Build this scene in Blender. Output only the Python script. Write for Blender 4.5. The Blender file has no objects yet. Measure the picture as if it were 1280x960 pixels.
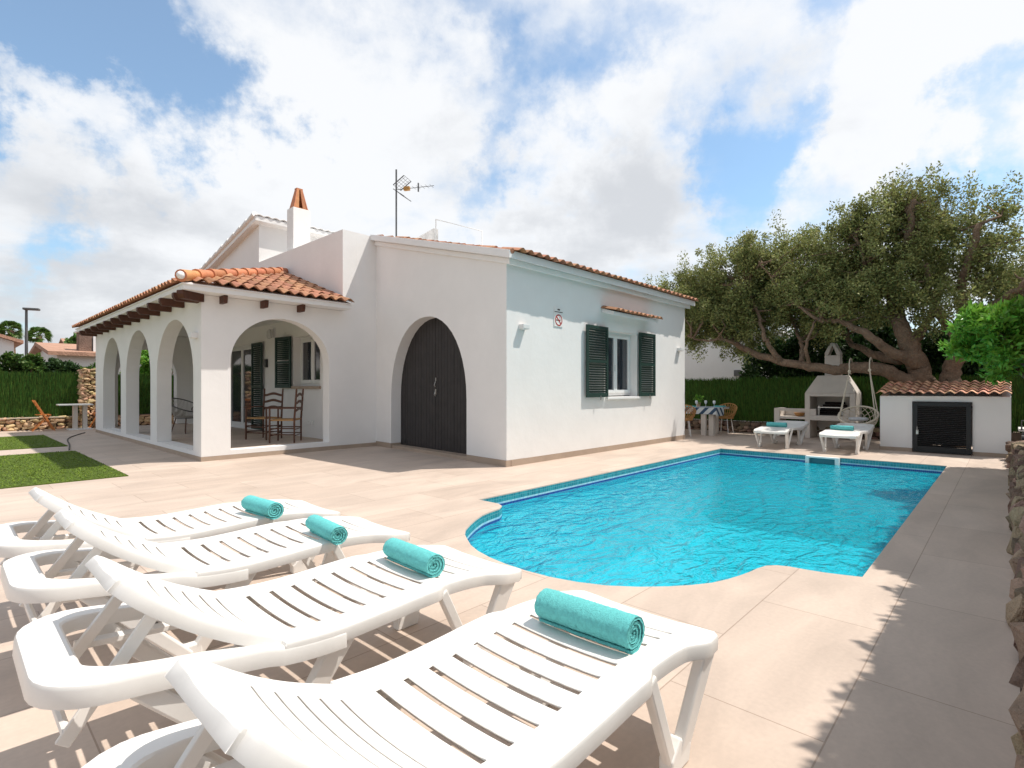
import bpy, bmesh, math, random
import numpy as np
from mathutils import Vector, Matrix
R = math.radians
sc = bpy.context.scene
col = sc.collection

# ------------------------------------------------------------------ camera
EYE = 1.2
YAW = math.atan2(618, 665)              # angle between the view and the +X axis
cam = bpy.data.cameras.new("camera")
cam_o = bpy.data.objects.new("camera", cam); col.objects.link(cam_o)
cam_o.location = (0, 0, EYE)
cam_o.rotation_euler = (R(90), 0, YAW - R(90))
cam.sensor_width = 36; cam.lens = 665 / 1280 * 36
cam.shift_y = 5 / 1280
cam.clip_start = 0.05; cam.clip_end = 2000
sc.camera = cam_o
sc.cycles.use_denoising = True
sc.cycles.max_bounces = 10
sc.cycles.transparent_max_bounces = 16
sc.cycles.sample_clamp_indirect = 6
sc.view_settings.view_transform = 'Standard'
sc.view_settings.look = 'None'
sc.view_settings.exposure = 0.28
sc.view_settings.gamma = 1

# ------------------------------------------------------------------ sun
SUN = Vector((1.4, -1.08, 3.3)).normalized()
sl = bpy.data.lights.new("sun", 'SUN'); sl.energy = 4.05; sl.angle = R(0.53); sl.color = (1.0, 0.94, 0.86)
so = bpy.data.objects.new("sun", sl); col.objects.link(so)
so.rotation_euler = (-SUN).to_track_quat('-Z', 'Y').to_euler()
so.location = (6, -8, 14)

# ------------------------------------------------------------------ world: sky with clouds
CA, SA = math.cos(YAW), math.sin(YAW)
def look(x, y):
    """direction of a spot in the sky, by its bearing and height"""
    t = (x - 640) / 665; z = -(y - 485) / 665
    return Vector((CA + SA * t, SA - CA * t, z)).normalized()
W = bpy.data.worlds.new("World"); sc.world = W; W.use_nodes = True
nt = W.node_tree; N = nt.nodes; Lk = nt.links; N.clear()
def nn(tree, typ, **kw):
    n = tree.nodes.new(typ)
    for k, v in kw.items():
        if k.startswith('_'): setattr(n, k[1:], v)
    return n
wout = N.new('ShaderNodeOutputWorld'); bg = N.new('ShaderNodeBackground'); Lk.new(bg.outputs[0], wout.inputs[0])
bg.inputs[1].default_value = 0.105
sky = N.new('ShaderNodeTexSky'); sky.sky_type = 'NISHITA'; sky.sun_disc = False
sky.sun_elevation = math.asin(SUN.z); sky.sun_rotation = math.atan2(SUN.x, SUN.y)
sky.air_density = 1.0; sky.dust_density = 0.6; sky.ozone_density = 1.5
def wmath(op, a, b=None, c=None, clamp=False):
    m = N.new('ShaderNodeMath'); m.operation = op; m.use_clamp = clamp
    for i, v in enumerate((a, b, c)):
        if v is None: continue
        if isinstance(v, (int, float)): m.inputs[i].default_value = v
        else: Lk.new(v, m.inputs[i])
    return m.outputs[0]
tc = N.new('ShaderNodeTexCoord'); nv = N.new('ShaderNodeVectorMath'); nv.operation = 'NORMALIZE'
Lk.new(tc.outputs['Generated'], nv.inputs[0]); DIR = nv.outputs[0]
sp = N.new('ShaderNodeSeparateXYZ'); Lk.new(DIR, sp.inputs[0])
den = wmath('ADD', wmath('MAXIMUM', sp.outputs[2], 0.0), 0.22)
cb = N.new('ShaderNodeCombineXYZ')
Lk.new(wmath('DIVIDE', sp.outputs[0], den), cb.inputs[0]); Lk.new(wmath('DIVIDE', sp.outputs[1], den), cb.inputs[1])
def wnoise(scale, detail, rough, dist, off):
    mp = N.new('ShaderNodeMapping'); mp.inputs['Location'].default_value = off
    Lk.new(cb.outputs[0], mp.inputs[0])
    n = N.new('ShaderNodeTexNoise'); n.inputs['Scale'].default_value = scale; n.inputs['Detail'].default_value = detail
    n.inputs['Roughness'].default_value = rough; n.inputs['Distortion'].default_value = dist
    Lk.new(mp.outputs[0], n.inputs['Vector']); return n.outputs[0]
n1 = wnoise(1.5, 10, 0.55, 0.15, (3.1, 1.7, 0)); n2 = wnoise(1.3, 8, 0.55, 0.2, (8.3, 4.1, 2)); n3 = wnoise(5.5, 6, 0.6, 0.3, (1.2, 7.7, 5))
nw = N.new('ShaderNodeTexNoise'); nw.inputs['Scale'].default_value = 5.5; nw.inputs['Detail'].default_value = 7; nw.inputs['Roughness'].default_value = .62
Lk.new(DIR, nw.inputs['Vector'])
va = N.new('ShaderNodeVectorMath'); va.operation = 'MULTIPLY_ADD'; Lk.new(nw.outputs['Color'], va.inputs[0]); va.inputs[1].default_value = (.62, .62, .62); va.inputs[2].default_value = (-.31, -.31, -.31)
vs_ = N.new('ShaderNodeVectorMath'); vs_.operation = 'ADD'; Lk.new(DIR, vs_.inputs[0]); Lk.new(va.outputs[0], vs_.inputs[1])
vn_ = N.new('ShaderNodeVectorMath'); vn_.operation = 'NORMALIZE'; Lk.new(vs_.outputs[0], vn_.inputs[0]); DIRW = vn_.outputs[0]
def blob(x, y, rad_px, amp):
    d = look(x, y); v = N.new('ShaderNodeVectorMath'); v.operation = 'DOT_PRODUCT'
    Lk.new(DIRW, v.inputs[0]); v.inputs[1].default_value = d
    k = 1 / (1 - math.cos(math.atan(rad_px / 800)))
    # exp(-(1-dot)*k)
    e = wmath('POWER', 2.718, wmath('MULTIPLY', wmath('SUBTRACT', v.outputs['Value'], 1.0), k))
    return wmath('MULTIPLY', e, amp*(1.05 if amp < 0 else 1.0))
cov = wmath('ADD', wmath('MULTIPLY', n1, 0.85), wmath('MULTIPLY', n3, 0.22))
for b in ((60, 60, 95, -.27), (190, 60, 85, -.26), (300, 150, 65, -.2), (95, 130, 60, -.12), (50, 285, 55, -.24), (170, 200, 40, -.08), (655, 105, 60, -.13), (620, 235, 42, -.13),
          (960, 130, 62, -.2), (780, 40, 60, -.1), (1060, -30, 70, -.22), (930, 245, 50, -.14), (1240, 190, 60, -.2), (1000, 180, 45, -.08), (560, 10, 50, -.08), (10, 440, 60, -.05),
          (60, 185, 60, .16), (440, 130, 130, .16), (800, 200, 80, .14), (1130, 90, 110, .18), (330, 260, 110, .12), (750, 290, 90, .15), (140, 350, 150, .12), (20, 15, 30, .16), (1080, 200, 70, .1)):
    cov = wmath('ADD', cov, blob(*b))
mr = N.new('ShaderNodeMapRange'); mr.interpolation_type = 'SMOOTHSTEP'
Lk.new(cov, mr.inputs[0]); mr.inputs[1].default_value = 0.28; mr.inputs[2].default_value = 0.62; mr.inputs[3].default_value = 0.10
mask = mr.outputs[0]
# thick parts of the cloud are greyer underneath
gsh = wmath('ADD', wmath('MULTIPLY', n2, 1.0), wmath('MULTIPLY', n3, 0.25))
for b in ((730, 290, 90, .20), (900, 190, 60, .08), (80, 370, 110, .16), (30, 420, 70, .12), (560, 170, 60, .06), (230, 300, 80, .04), (1120, 100, 150, -.12), (420, 80, 140, -.1), (450, 230, 90, -.06), (700, 130, 80, -.08), (160, 240, 80, -.05)):
    gsh = wmath('ADD', gsh, blob(*b))
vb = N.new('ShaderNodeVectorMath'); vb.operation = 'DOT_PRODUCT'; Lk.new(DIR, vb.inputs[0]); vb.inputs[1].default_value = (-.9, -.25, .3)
gsh = wmath('ADD', gsh, wmath('MULTIPLY', wmath('MAXIMUM', vb.outputs['Value'], 0.0), .55))     # unseen greyer cloud added behind the camera to dim the garage front
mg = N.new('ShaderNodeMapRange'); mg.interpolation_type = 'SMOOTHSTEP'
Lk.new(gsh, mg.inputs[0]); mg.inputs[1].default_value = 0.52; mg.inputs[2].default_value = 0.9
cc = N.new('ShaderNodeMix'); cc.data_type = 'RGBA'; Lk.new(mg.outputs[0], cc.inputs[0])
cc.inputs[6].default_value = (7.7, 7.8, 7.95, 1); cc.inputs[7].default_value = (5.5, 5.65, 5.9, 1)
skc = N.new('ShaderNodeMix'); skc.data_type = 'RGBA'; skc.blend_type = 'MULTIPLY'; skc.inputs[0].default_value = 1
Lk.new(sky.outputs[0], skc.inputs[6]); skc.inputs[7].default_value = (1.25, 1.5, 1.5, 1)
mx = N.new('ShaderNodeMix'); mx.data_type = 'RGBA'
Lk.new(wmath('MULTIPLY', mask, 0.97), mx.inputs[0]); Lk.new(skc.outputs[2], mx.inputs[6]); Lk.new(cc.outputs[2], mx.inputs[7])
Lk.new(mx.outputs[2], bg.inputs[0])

# ------------------------------------------------------------------ materials
MATS = {}
def mat(name, color, rough=0.7, noise=None, bump=None, island=0.0, spec=0.4, metal=0.0, transl=0.0, emit=None, coord='Object'):
    """noise = (scale, amount), bump = (scale, strength, distance)"""
    if name in MATS: return MATS[name]
    m = bpy.data.materials.new(name); m.use_nodes = True; MATS[name] = m
    t = m.node_tree; b = t.nodes['Principled BSDF']
    b.inputs['Roughness'].default_value = rough; b.inputs['Metallic'].default_value = metal
    b.inputs['Specular IOR Level'].default_value = spec
    c4 = (*color, 1)
    b.inputs['Base Color'].default_value = c4
    g = t.nodes.new('ShaderNodeNewGeometry'); last = None
    tcn = t.nodes.new('ShaderNodeTexCoord'); vec = tcn.outputs['Object'] if coord == 'Object' else g.outputs['Position']
    if noise or island:
        hsv = t.nodes.new('ShaderNodeHueSaturation'); hsv.inputs['Color'].default_value = c4
        val = None
        if noise:
            n = t.nodes.new('ShaderNodeTexNoise'); n.inputs['Scale'].default_value = noise[0]; n.inputs['Detail'].default_value = 7; n.inputs['Roughness'].default_value = .62
            t.links.new(vec, n.inputs['Vector'])
            r = t.nodes.new('ShaderNodeMapRange'); r.inputs[1].default_value = .25; r.inputs[2].default_value = .75
            r.inputs[3].default_value = 1 - noise[1]; r.inputs[4].default_value = 1 + noise[1]
            t.links.new(n.outputs[0], r.inputs[0]); val = r.outputs[0]
        if island:
            r = t.nodes.new('ShaderNodeMapRange'); r.inputs[3].default_value = 1 - island; r.inputs[4].default_value = 1 + island
            t.links.new(g.outputs['Random Per Island'], r.inputs[0])
            if val is None: val = r.outputs[0]
            else:
                k = t.nodes.new('ShaderNodeMath'); k.operation = 'MULTIPLY'; t.links.new(val, k.inputs[0]); t.links.new(r.outputs[0], k.inputs[1]); val = k.outputs[0]
            # hue also drifts a little from piece to piece
            wn = t.nodes.new('ShaderNodeTexWhiteNoise'); wn.noise_dimensions = '1D'; t.links.new(g.outputs['Random Per Island'], wn.inputs['W'])
            r2 = t.nodes.new('ShaderNodeMapRange'); r2.inputs[3].default_value = .5 - island * .06; r2.inputs[4].default_value = .5 + island * .06
            t.links.new(wn.outputs[0], r2.inputs[0]); t.links.new(r2.outputs[0], hsv.inputs['Hue'])
        t.links.new(val, hsv.inputs['Value']); t.links.new(hsv.outputs[0], b.inputs['Base Color']); last = hsv.outputs[0]
    if bump:
        n = t.nodes.new('ShaderNodeTexNoise'); n.inputs['Scale'].default_value = bump[0]; n.inputs['Detail'].default_value = 6; n.inputs['Roughness'].default_value = .6
        t.links.new(vec, n.inputs['Vector'])
        bp = t.nodes.new('ShaderNodeBump'); bp.inputs['Strength'].default_value = bump[1]; bp.inputs['Distance'].default_value = bump[2]
        t.links.new(n.outputs[0], bp.inputs['Height']); t.links.new(bp.outputs[0], b.inputs['Normal'])
    if transl:
        tr = t.nodes.new('ShaderNodeBsdfTranslucent'); ms = t.nodes.new('ShaderNodeMixShader'); ms.inputs[0].default_value = transl
        if last: t.links.new(last, tr.inputs[0])
        else: tr.inputs[0].default_value = c4
        o = t.nodes['Material Output']; t.links.new(b.outputs[0], ms.inputs[1]); t.links.new(tr.outputs[0], ms.inputs[2]); t.links.new(ms.outputs[0], o.inputs[0])
    return m

M_WALL = mat('white_render', (.80, .785, .77), .85, noise=(1.0, .05), bump=(7, .22, .016), coord='w')
M_WALLD = mat('white_paint_smooth', (.80, .79, .78), .6, noise=(4, .03))
M_SKIRT = mat('stone_skirting', (.40, .31, .24), .6, noise=(3, .12))
M_TILE = mat('terracotta_roof_tile', (.38, .185, .105), .85, noise=(9, .28), bump=(40, .3, .004), island=.2)
M_TILEB = mat('bright_terracotta', (.50, .20, .09), .7, noise=(9, .22), bump=(40, .3, .004), island=.2)
M_TILEO = mat('pale_weathered_tile', (.60, .33, .21), .8, noise=(10, .3), bump=(40, .3, .004), island=.3)
M_TILEW = mat('whitewashed_tile', (.78, .77, .76), .8, noise=(9, .06))
M_BEAM = mat('dark_brown_timber', (.075, .026, .014), .6, noise=(14, .35), bump=(30, .3, .003))
M_DOOR = mat('charcoal_timber', (.030, .026, .026), .55, noise=(6, .3), bump=(40, .2, .002))
M_GREEN = mat('dark_green_shutter_paint', (.018, .045, .036), .45, noise=(6, .15))
M_BLACK = mat('black_paint', (.016, .018, .02), .5, noise=(6, .2))
M_PVC = mat('white_frame', (.80, .80, .79), .35)
M_GLASSD = mat('dark_window_glass', (.035, .04, .05), .06, spec=.9)
M_METAL = mat('brushed_metal', (.55, .53, .5), .35, metal=.9)
M_IRON = mat('grey_iron', (.13, .13, .13), .5, metal=.5)
M_PLASTIC = mat('white_resin_plastic', (.80, .775, .74), .42, noise=(6, .07), bump=(220, .05, .001), spec=.4)
M_TOWEL = mat('turquoise_terry', (.165, .59, .585), .95, noise=(90, .14), bump=(260, 1.0, .006), spec=.1)
M_WOODC = mat('dark_turned_wood', (.10, .04, .022), .45, noise=(20, .25))
M_RUSH = mat('woven_rush', (.42, .24, .10), .8, noise=(60, .3), bump=(90, .6, .004))
M_TEAK = mat('orange_teak', (.50, .17, .045), .5, noise=(25, .25))
M_RATTAN = mat('honey_rattan', (.48, .25, .09), .6, noise=(30, .3))
M_ROPE = mat('cream_cotton_rope', (.66, .58, .46), .9, noise=(60, .2), bump=(150, .6, .003))
M_GREY = mat('grey_cord', (.36, .33, .30), .8, noise=(30, .2))
M_CONC = mat('pale_bbq_render', (.66, .60, .54), .85, noise=(4, .09), bump=(40, .4, .004))
M_SOOT = mat('sooty_firebrick', (.025, .018, .016), .9, noise=(8, .4))
M_FIRE = mat('refractory_brick', (.26, .19, .15), .85, noise=(10, .3))
M_BARK = mat('furrowed_bark', (.27, .18, .12), .9, noise=(7, .4), bump=(20, 1.0, .10))
M_OLIVE = mat('olive_leaf', (.265, .285, .10), .5, island=.5, transl=.35, spec=.3)
M_LEAFD = mat('dark_evergreen_leaf', (.035, .075, .02), .5, island=.45, transl=.25, spec=.3)
M_LEAFH = mat('shade_hedge_leaf', (.10, .17, .05), .5, island=.4, transl=.3, spec=.3)
M_LEAFB = mat('bright_green_leaf', (.19, .40, .05), .42, island=.35, transl=.35, spec=.4)
M_LEAFG = mat('garden_leaf', (.08, .15, .03), .5, island=.5, transl=.3, spec=.3)
M_TWIG = mat('dry_twig', (.16, .11, .085), .9)
M_HEDGE = mat('artificial_heather', (.055, .12, .02), .75, island=.55, spec=.2)
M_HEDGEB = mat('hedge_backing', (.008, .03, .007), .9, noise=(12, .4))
M_ROCK = mat('honey_limestone', (.52, .36, .21), .9, noise=(5, .3), bump=(24, .8, .03), island=.45)
M_ROCKG = mat('rough_field_stone', (.29, .205, .145), .9, noise=(5, .35), bump=(30, 1.0, .05), island=.5)
M_MORTAR = mat('dark_mortar', (.12, .085, .06), .95, noise=(10, .3))  # dark joint colour behind the rubble stones
M_SIGNW = mat('sign_white', (.82, .80, .78), .4)
M_RED = mat('sign_red', (.45, .04, .03), .5)
M_INK = mat('sign_ink', (.06, .03, .03), .6)
M_GREYM = mat('grey_lamp_housing', (.72, .72, .71), .45)
M_CLAY = mat('terracotta_pot', (.5, .35, .25), .8)
M_SOIL = mat('dry_soil', (.17, .12, .08), .95, noise=(6, .3), bump=(30, .6, .02))

# ------------------------------------------------------------------ mesh helpers
ORG = {}
def tag(o, label=None, cat=None, group=None, kind=None):
    if label: o['label'] = label
    if cat: o['category'] = cat
    if group: o['group'] = group
    if kind: o['kind'] = kind
    return o
def empty(name, loc, label, cat, group=None, rz=0):
    o = bpy.data.objects.new(name, None); col.objects.link(o); o.location = loc; o.rotation_euler.z = rz
    o.empty_display_size = .1
    ORG[o.name] = Vector(loc)
    return tag(o, label, cat, group)
class MB:
    def __init__(s): s.v = []; s.f = []
    def add(s, vs, fs):
        n = len(s.v); s.v += [tuple(p) for p in vs]; s.f += [tuple(i + n for i in q) for q in fs]; return s
    def box(s, a, b):
        x0, y0, z0 = a; x1, y1, z1 = b
        return s.add([(x0,y0,z0),(x1,y0,z0),(x1,y1,z0),(x0,y1,z0),(x0,y0,z1),(x1,y0,z1),(x1,y1,z1),(x0,y1,z1)],
                     [(0,3,2,1),(4,5,6,7),(0,1,5,4),(1,2,6,5),(2,3,7,6),(3,0,4,7)])
    def obox(s, c, u, v, w):                    # centre and three half vectors
        c, u, v, w = map(Vector, (c, u, v, w)); P = []
        for k in (-1, 1):
            for i, j in ((-1,-1),(1,-1),(1,1),(-1,1)): P.append(c + u*i + v*j + w*k)
        return s.add(P, [(0,3,2,1),(4,5,6,7),(0,1,5,4),(1,2,6,5),(2,3,7,6),(3,0,4,7)])
    def bar(s, a, b, w, h, side=None, w2=None, h2=None):   # a strut from a to b
        a, b = Vector(a), Vector(b); d = (b - a).normalized()
        sd = Vector(side) if side else (Vector((0,0,1)) if abs(d.z) < .9 else Vector((1,0,0)))
        u = (sd - d * sd.dot(d)).normalized(); v = d.cross(u)
        w2 = w if w2 is None else w2; h2 = h if h2 is None else h2
        P = [a + u*i*w/2 + v*j*h/2 for i, j in ((-1,-1),(1,-1),(1,1),(-1,1))] + [b + u*i*w2/2 + v*j*h2/2 for i, j in ((-1,-1),(1,-1),(1,1),(-1,1))]
        return s.add(P, [(0,3,2,1),(4,5,6,7),(0,1,5,4),(1,2,6,5),(2,3,7,6),(3,0,4,7)])
    def tube(s, pts, r, n=8, closed=False):
        pts = [Vector(p) for p in pts]; k = len(pts); rs = r if isinstance(r, (list, tuple)) else [r] * k
        rings = []; up = None
        for i, p in enumerate(pts):
            a = pts[i-1] if (i or closed) else p; b = pts[(i+1) % k] if (i < k-1 or closed) else p
            d = (b - a).normalized()
            if up is None: up = Vector((0,0,1)) if abs(d.z) < .9 else Vector((1,0,0))
            u = (up - d*up.dot(d)).normalized(); up = u; v = d.cross(u)
            rings.append([p + (u*math.cos(2*math.pi*j/n) + v*math.sin(2*math.pi*j/n))*rs[i] for j in range(n)])
        base = len(s.v); s.v += [tuple(q) for ring in rings for q in ring]
        for i in range(k if closed else k-1):
            for j in range(n):
                a0 = base + i*n + j; a1 = base + i*n + (j+1) % n; b0 = base + ((i+1) % k)*n + j; b1 = base + ((i+1) % k)*n + (j+1) % n
                s.f.append((a0, a1, b1, b0))
        if not closed:
            s.f.append(tuple(base + j for j in range(n))[::-1]); s.f.append(tuple(base + (k-1)*n + j for j in range(n)))
        return s
    def lathe(s, prof, c, n=20):
        c = Vector(c); base = len(s.v); k = len(prof)
        for r, z in prof:
            for j in range(n): s.v.append(tuple(c + Vector((r*math.cos(2*math.pi*j/n), r*math.sin(2*math.pi*j/n), z))))
        for i in range(k-1):
            for j in range(n): s.f.append((base+i*n+j, base+i*n+(j+1)%n, base+(i+1)*n+(j+1)%n, base+(i+1)*n+j))
        s.f.append(tuple(base+j for j in range(n))[::-1]); s.f.append(tuple(base+(k-1)*n+j for j in range(n)))
        return s
    def prism(s, poly, o, u, v, t):             # polygon in the (u, v) frame at o, pushed by t
        o, u, v, t = map(Vector, (o, u, v, t)); n = len(poly)
        P = [o + u*a + v*b for a, b in poly]
        return s.add(P + [p + t for p in P], [tuple(range(n))[::-1], tuple(range(n, 2*n))] + [(i, (i+1) % n, n+(i+1) % n, n+i) for i in range(n)])
    def build(s, name, m, parent=None, smooth=False, bevel=0, seg=2, recalc=True, label=None, auto=None, noproc=False):
        o0 = ORG.get(parent.name, Vector((0,0,0))) if parent else Vector((0,0,0))
        me = bpy.data.meshes.new(name)
        vs = [(p[0]-o0.x, p[1]-o0.y, p[2]-o0.z) for p in s.v]
        me.from_pydata(vs, [], s.f)
        if recalc:
            bm = bmesh.new(); bm.from_mesh(me); bmesh.ops.recalc_face_normals(bm, faces=bm.faces); bm.to_mesh(me); bm.free()
        me.materials.append(m)
        if smooth:
            me.polygons.foreach_set('use_smooth', [True]*len(me.polygons))
            if auto: me.set_sharp_from_angle(angle=R(auto))
        o = bpy.data.objects.new(name, me); col.objects.link(o)
        if parent: o.parent = parent; ORG[o.name] = o0
        else: ORG[o.name] = o0
        if bevel:
            md = o.modifiers.new('bevel', 'BEVEL'); md.width = bevel; md.segments = seg; md.limit_method = 'ANGLE'; md.angle_limit = R(35)
            md.harden_normals = False
        if label: o['label'] = label
        return o
def copy_tree(o, parent=None):
    c = o.copy(); col.objects.link(c)
    if parent: c.parent = parent
    for ch in [k for k in CHILD(o)]: copy_tree(ch, c)
    return c
def CHILD(o): return [k for k in bpy.data.objects if k.parent == o]
def fast_mesh(name, verts, faces4, m, parent=None, smooth=False):
    me = bpy.data.meshes.new(name); nv_, nf = len(verts), len(faces4)
    o0 = ORG.get(parent.name, Vector((0,0,0))) if parent else Vector((0,0,0))
    verts = np.asarray(verts, dtype=np.float32) - np.array(o0, dtype=np.float32)
    me.vertices.add(nv_); me.vertices.foreach_set('co', verts.ravel())
    me.loops.add(nf*4); me.loops.foreach_set('vertex_index', np.asarray(faces4, dtype=np.int32).ravel())
    me.polygons.add(nf); me.polygons.foreach_set('loop_start', np.arange(0, nf*4, 4, dtype=np.int32))
    me.materials.append(m); me.update(calc_edges=True); me.validate()
    o = bpy.data.objects.new(name, me); col.objects.link(o)
    if parent: o.parent = parent
    ORG[o.name] = o0
    return o
rng = np.random.default_rng(7)
def leaves(centers, radii, per, size, width=.32, flat=.0, drop=.0):
    """leaf-sized faces scattered in uneven clumps; returns verts, quads"""
    C_ = np.repeat(np.asarray(centers, float), per, axis=0); Rr = np.repeat(np.asarray(radii, float), per, axis=0)
    n = len(C_); d = rng.normal(size=(n, 3)); d /= np.linalg.norm(d, axis=1)[:, None]
    rad = rng.random(n) ** .45
    if Rr.ndim == 1: Rr = np.stack([Rr]*3, 1)
    p = C_ + d * rad[:, None] * Rr
    ax = rng.normal(size=(n, 3)) + d * .8 + np.array([0, 0, .25 - drop]); ax /= np.linalg.norm(ax, axis=1)[:, None]
    sd = np.cross(ax, rng.normal(size=(n, 3))); sd /= np.linalg.norm(sd, axis=1)[:, None] + 1e-9
    L = size * (.6 + .8 * rng.random(n))[:, None]; w = L * width
    nrm = np.cross(ax, sd)
    v = np.stack([p, p + ax*L*.5 + sd*w + nrm*L*.08, p + ax*L, p + ax*L*.5 - sd*w + nrm*L*.08], 1).reshape(-1, 3)
    return v, np.arange(n*4).reshape(-1, 4)
def at(x, y, X):                                # a point on the plane at distance X along the garden
    t = (x-640)/665; d = X / (CA + SA*t)
    return Vector((X, d*(SA - CA*t), EYE - (y-485)/665*d))

# ------------------------------------------------------------------ ground, terrace, pool
POOL = [(10.57,.67),(10.57,4.16),(3.95,4.16),(3.95,3.86),(3.90,3.765),(3.80,3.70),(3.62,3.665),(3.484,3.624),(3.32,3.54),(3.168,3.447),(3.04,3.36),(2.93,3.25),(2.849,3.13),(2.765,3.0),(2.70,2.85),(2.655,2.68),(2.63,2.50),(2.625,2.32),(2.64,2.13),(2.685,1.95),(2.76,1.78),(2.87,1.63),(3.0,1.50),(3.12,1.405),(3.24,1.33),(3.37,1.282),(3.49,1.25),(3.60,1.228),(3.70,1.215),(3.80,1.19),(3.86,1.14),(3.89,1.07),(3.90,.97),(3.92,.86),(3.955,.76),(3.99,.67)]
def sheet(name, outer, hole, z, m, thick=0, hole_off=0):
    bm = bmesh.new(); edges = []
    for lp in (outer, hole):
        if not lp: continue
        vs = [bm.verts.new((x, y, z)) for x, y in lp]
        edges += [bm.edges.new((vs[i], vs[(i+1) % len(vs)])) for i in range(len(vs))]
    bmesh.ops.triangle_fill(bm, use_beauty=True, use_dissolve=False, edges=edges)
    bmesh.ops.recalc_face_normals(bm, faces=bm.faces)
    for f in bm.faces:
        if f.normal.z < 0: f.normal_flip()
    me = bpy.data.meshes.new(name); bm.to_mesh(me); bm.free(); me.materials.append(m)
    o = bpy.data.objects.new(name, me); col.objects.link(o); tag(o, kind='structure'); ORG[o.name] = Vector((0,0,0))
    return o
mc = (sum(p[0] for p in POOL)/len(POOL), 2.4)
big = [(x + (.06 if x > 6 else -.06), y + (.06 if y > 2.4 else -.06)) for x, y in POOL]
sheet('ground', [(-400,-400),(400,-400),(400,400),(-400,400)], big, -.06, M_SOIL)
# terrace tiles
mt = bpy.data.materials.new('beige_porcelain_paving'); mt.use_nodes = True; t = mt.node_tree; b = t.nodes['Principled BSDF']
g = t.nodes.new('ShaderNodeNewGeometry')
br = t.nodes.new('ShaderNodeTexBrick'); br.offset = .5; br.inputs['Scale'].default_value = 1
br.inputs['Brick Width'].default_value = 1.12; br.inputs['Row Height'].default_value = .56; br.inputs['Mortar Size'].default_value = .003; br.inputs['Mortar Smooth'].default_value = .1
br.inputs['Color1'].default_value = (.515, .41, .335, 1); br.inputs['Color2'].default_value = (.575, .465, .385, 1); br.inputs['Mortar'].default_value = (.36, .27, .21, 1)
mp = t.nodes.new('ShaderNodeMapping'); mp.inputs['Location'].default_value = (.2, .11, 0); mp.inputs['Rotation'].default_value = (0, 0, 0)
t.links.new(g.outputs['Position'], mp.inputs[0]); t.links.new(mp.outputs[0], br.inputs['Vector'])
n = t.nodes.new('ShaderNodeTexNoise'); n.inputs['Scale'].default_value = 1.1; n.inputs['Detail'].default_value = 8; n.inputs['Roughness'].default_value = .62; n.inputs['Distortion'].default_value = .6
mp2 = t.nodes.new('ShaderNodeMapping'); mp2.inputs['Scale'].default_value = (1, 2.6, 1); t.links.new(g.outputs['Position'], mp2.inputs[0]); t.links.new(mp2.outputs[0], n.inputs['Vector'])
r = t.nodes.new('ShaderNodeMapRange'); r.inputs[1].default_value = .3; r.inputs[2].default_value = .7; r.inputs[3].default_value = .83; r.inputs[4].default_value = 1.09; t.links.new(n.outputs[0], r.inputs[0])
n_f = t.nodes.new('ShaderNodeTexNoise'); n_f.inputs['Scale'].default_value = 45; n_f.inputs['Detail'].default_value = 5; t.links.new(g.outputs['Position'], n_f.inputs['Vector'])
r_f = t.nodes.new('ShaderNodeMapRange'); r_f.inputs[1].default_value = .3; r_f.inputs[2].default_value = .7; r_f.inputs[3].default_value = .96; r_f.inputs[4].default_value = 1.04; t.links.new(n_f.outputs[0], r_f.inputs[0])
mu = t.nodes.new('ShaderNodeMath'); mu.operation = 'MULTIPLY'; t.links.new(r.outputs[0], mu.inputs[0]); t.links.new(r_f.outputs[0], mu.inputs[1])
h = t.nodes.new('ShaderNodeHueSaturation'); t.links.new(br.outputs[0], h.inputs['Color']); t.links.new(mu.outputs[0], h.inputs['Value']); t.links.new(h.outputs[0], b.inputs['Base Color'])
rr = t.nodes.new('ShaderNodeMapRange'); rr.inputs[3].default_value = .5; rr.inputs[4].default_value = .72; t.links.new(n.outputs[0], rr.inputs[0]); t.links.new(rr.outputs[0], b.inputs['Roughness'])
bp = t.nodes.new('ShaderNodeBump'); bp.inputs['Strength'].default_value = .3; bp.inputs['Distance'].default_value = .003; bp.invert = True
t.links.new(br.outputs['Fac'], bp.inputs['Height']); t.links.new(bp.outputs[0], b.inputs['Normal'])
M_PAVE = mt
sheet('terrace', [(-8,-.04),(15.0,-.04),(15.0,20.45),(-8,20.45)], POOL, 0, M_PAVE)
M_COPE = mat('coping_edge', (.59, .43, .35), .5, noise=(8, .1))
# pool basin
def tile_mat(name, c1, c2, mortar, s):
    m = bpy.data.materials.new(name); m.use_nodes = True; t = m.node_tree; b = t.nodes['Principled BSDF']
    tcn = t.nodes.new('ShaderNodeUVMap'); br = t.nodes.new('ShaderNodeTexBrick'); br.offset = 0
    br.inputs['Scale'].default_value = 1; br.inputs['Brick Width'].default_value = s; br.inputs['Row Height'].default_value = s
    br.inputs['Mortar Size'].default_value = s*.06; br.inputs['Color1'].default_value = (*c1, 1); br.inputs['Color2'].default_value = (*c2, 1); br.inputs['Mortar'].default_value = (*mortar, 1)
    t.links.new(tcn.outputs[0], br.inputs['Vector']); t.links.new(br.outputs[0], b.inputs['Base Color']); b.inputs['Roughness'].default_value = .2
    return m
M_TQ = tile_mat('turquoise_mosaic', (.02, .19, .24), (.04, .30, .34), (.14, .36, .40), .04)
M_TW = tile_mat('white_blue_mosaic', (.45, .68, .74), (.25, .50, .70), (.6, .7, .72), .025)
M_TB = tile_mat('navy_mosaic', (.01, .03, .22), (.02, .06, .30), (.15, .25, .45), .025)
M_LINER = bpy.data.materials.new('cyan_liner'); M_LINER.use_nodes = True; t = M_LINER.node_tree; b = t.nodes['Principled BSDF']; b.inputs['Roughness'].default_value = .5
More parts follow.
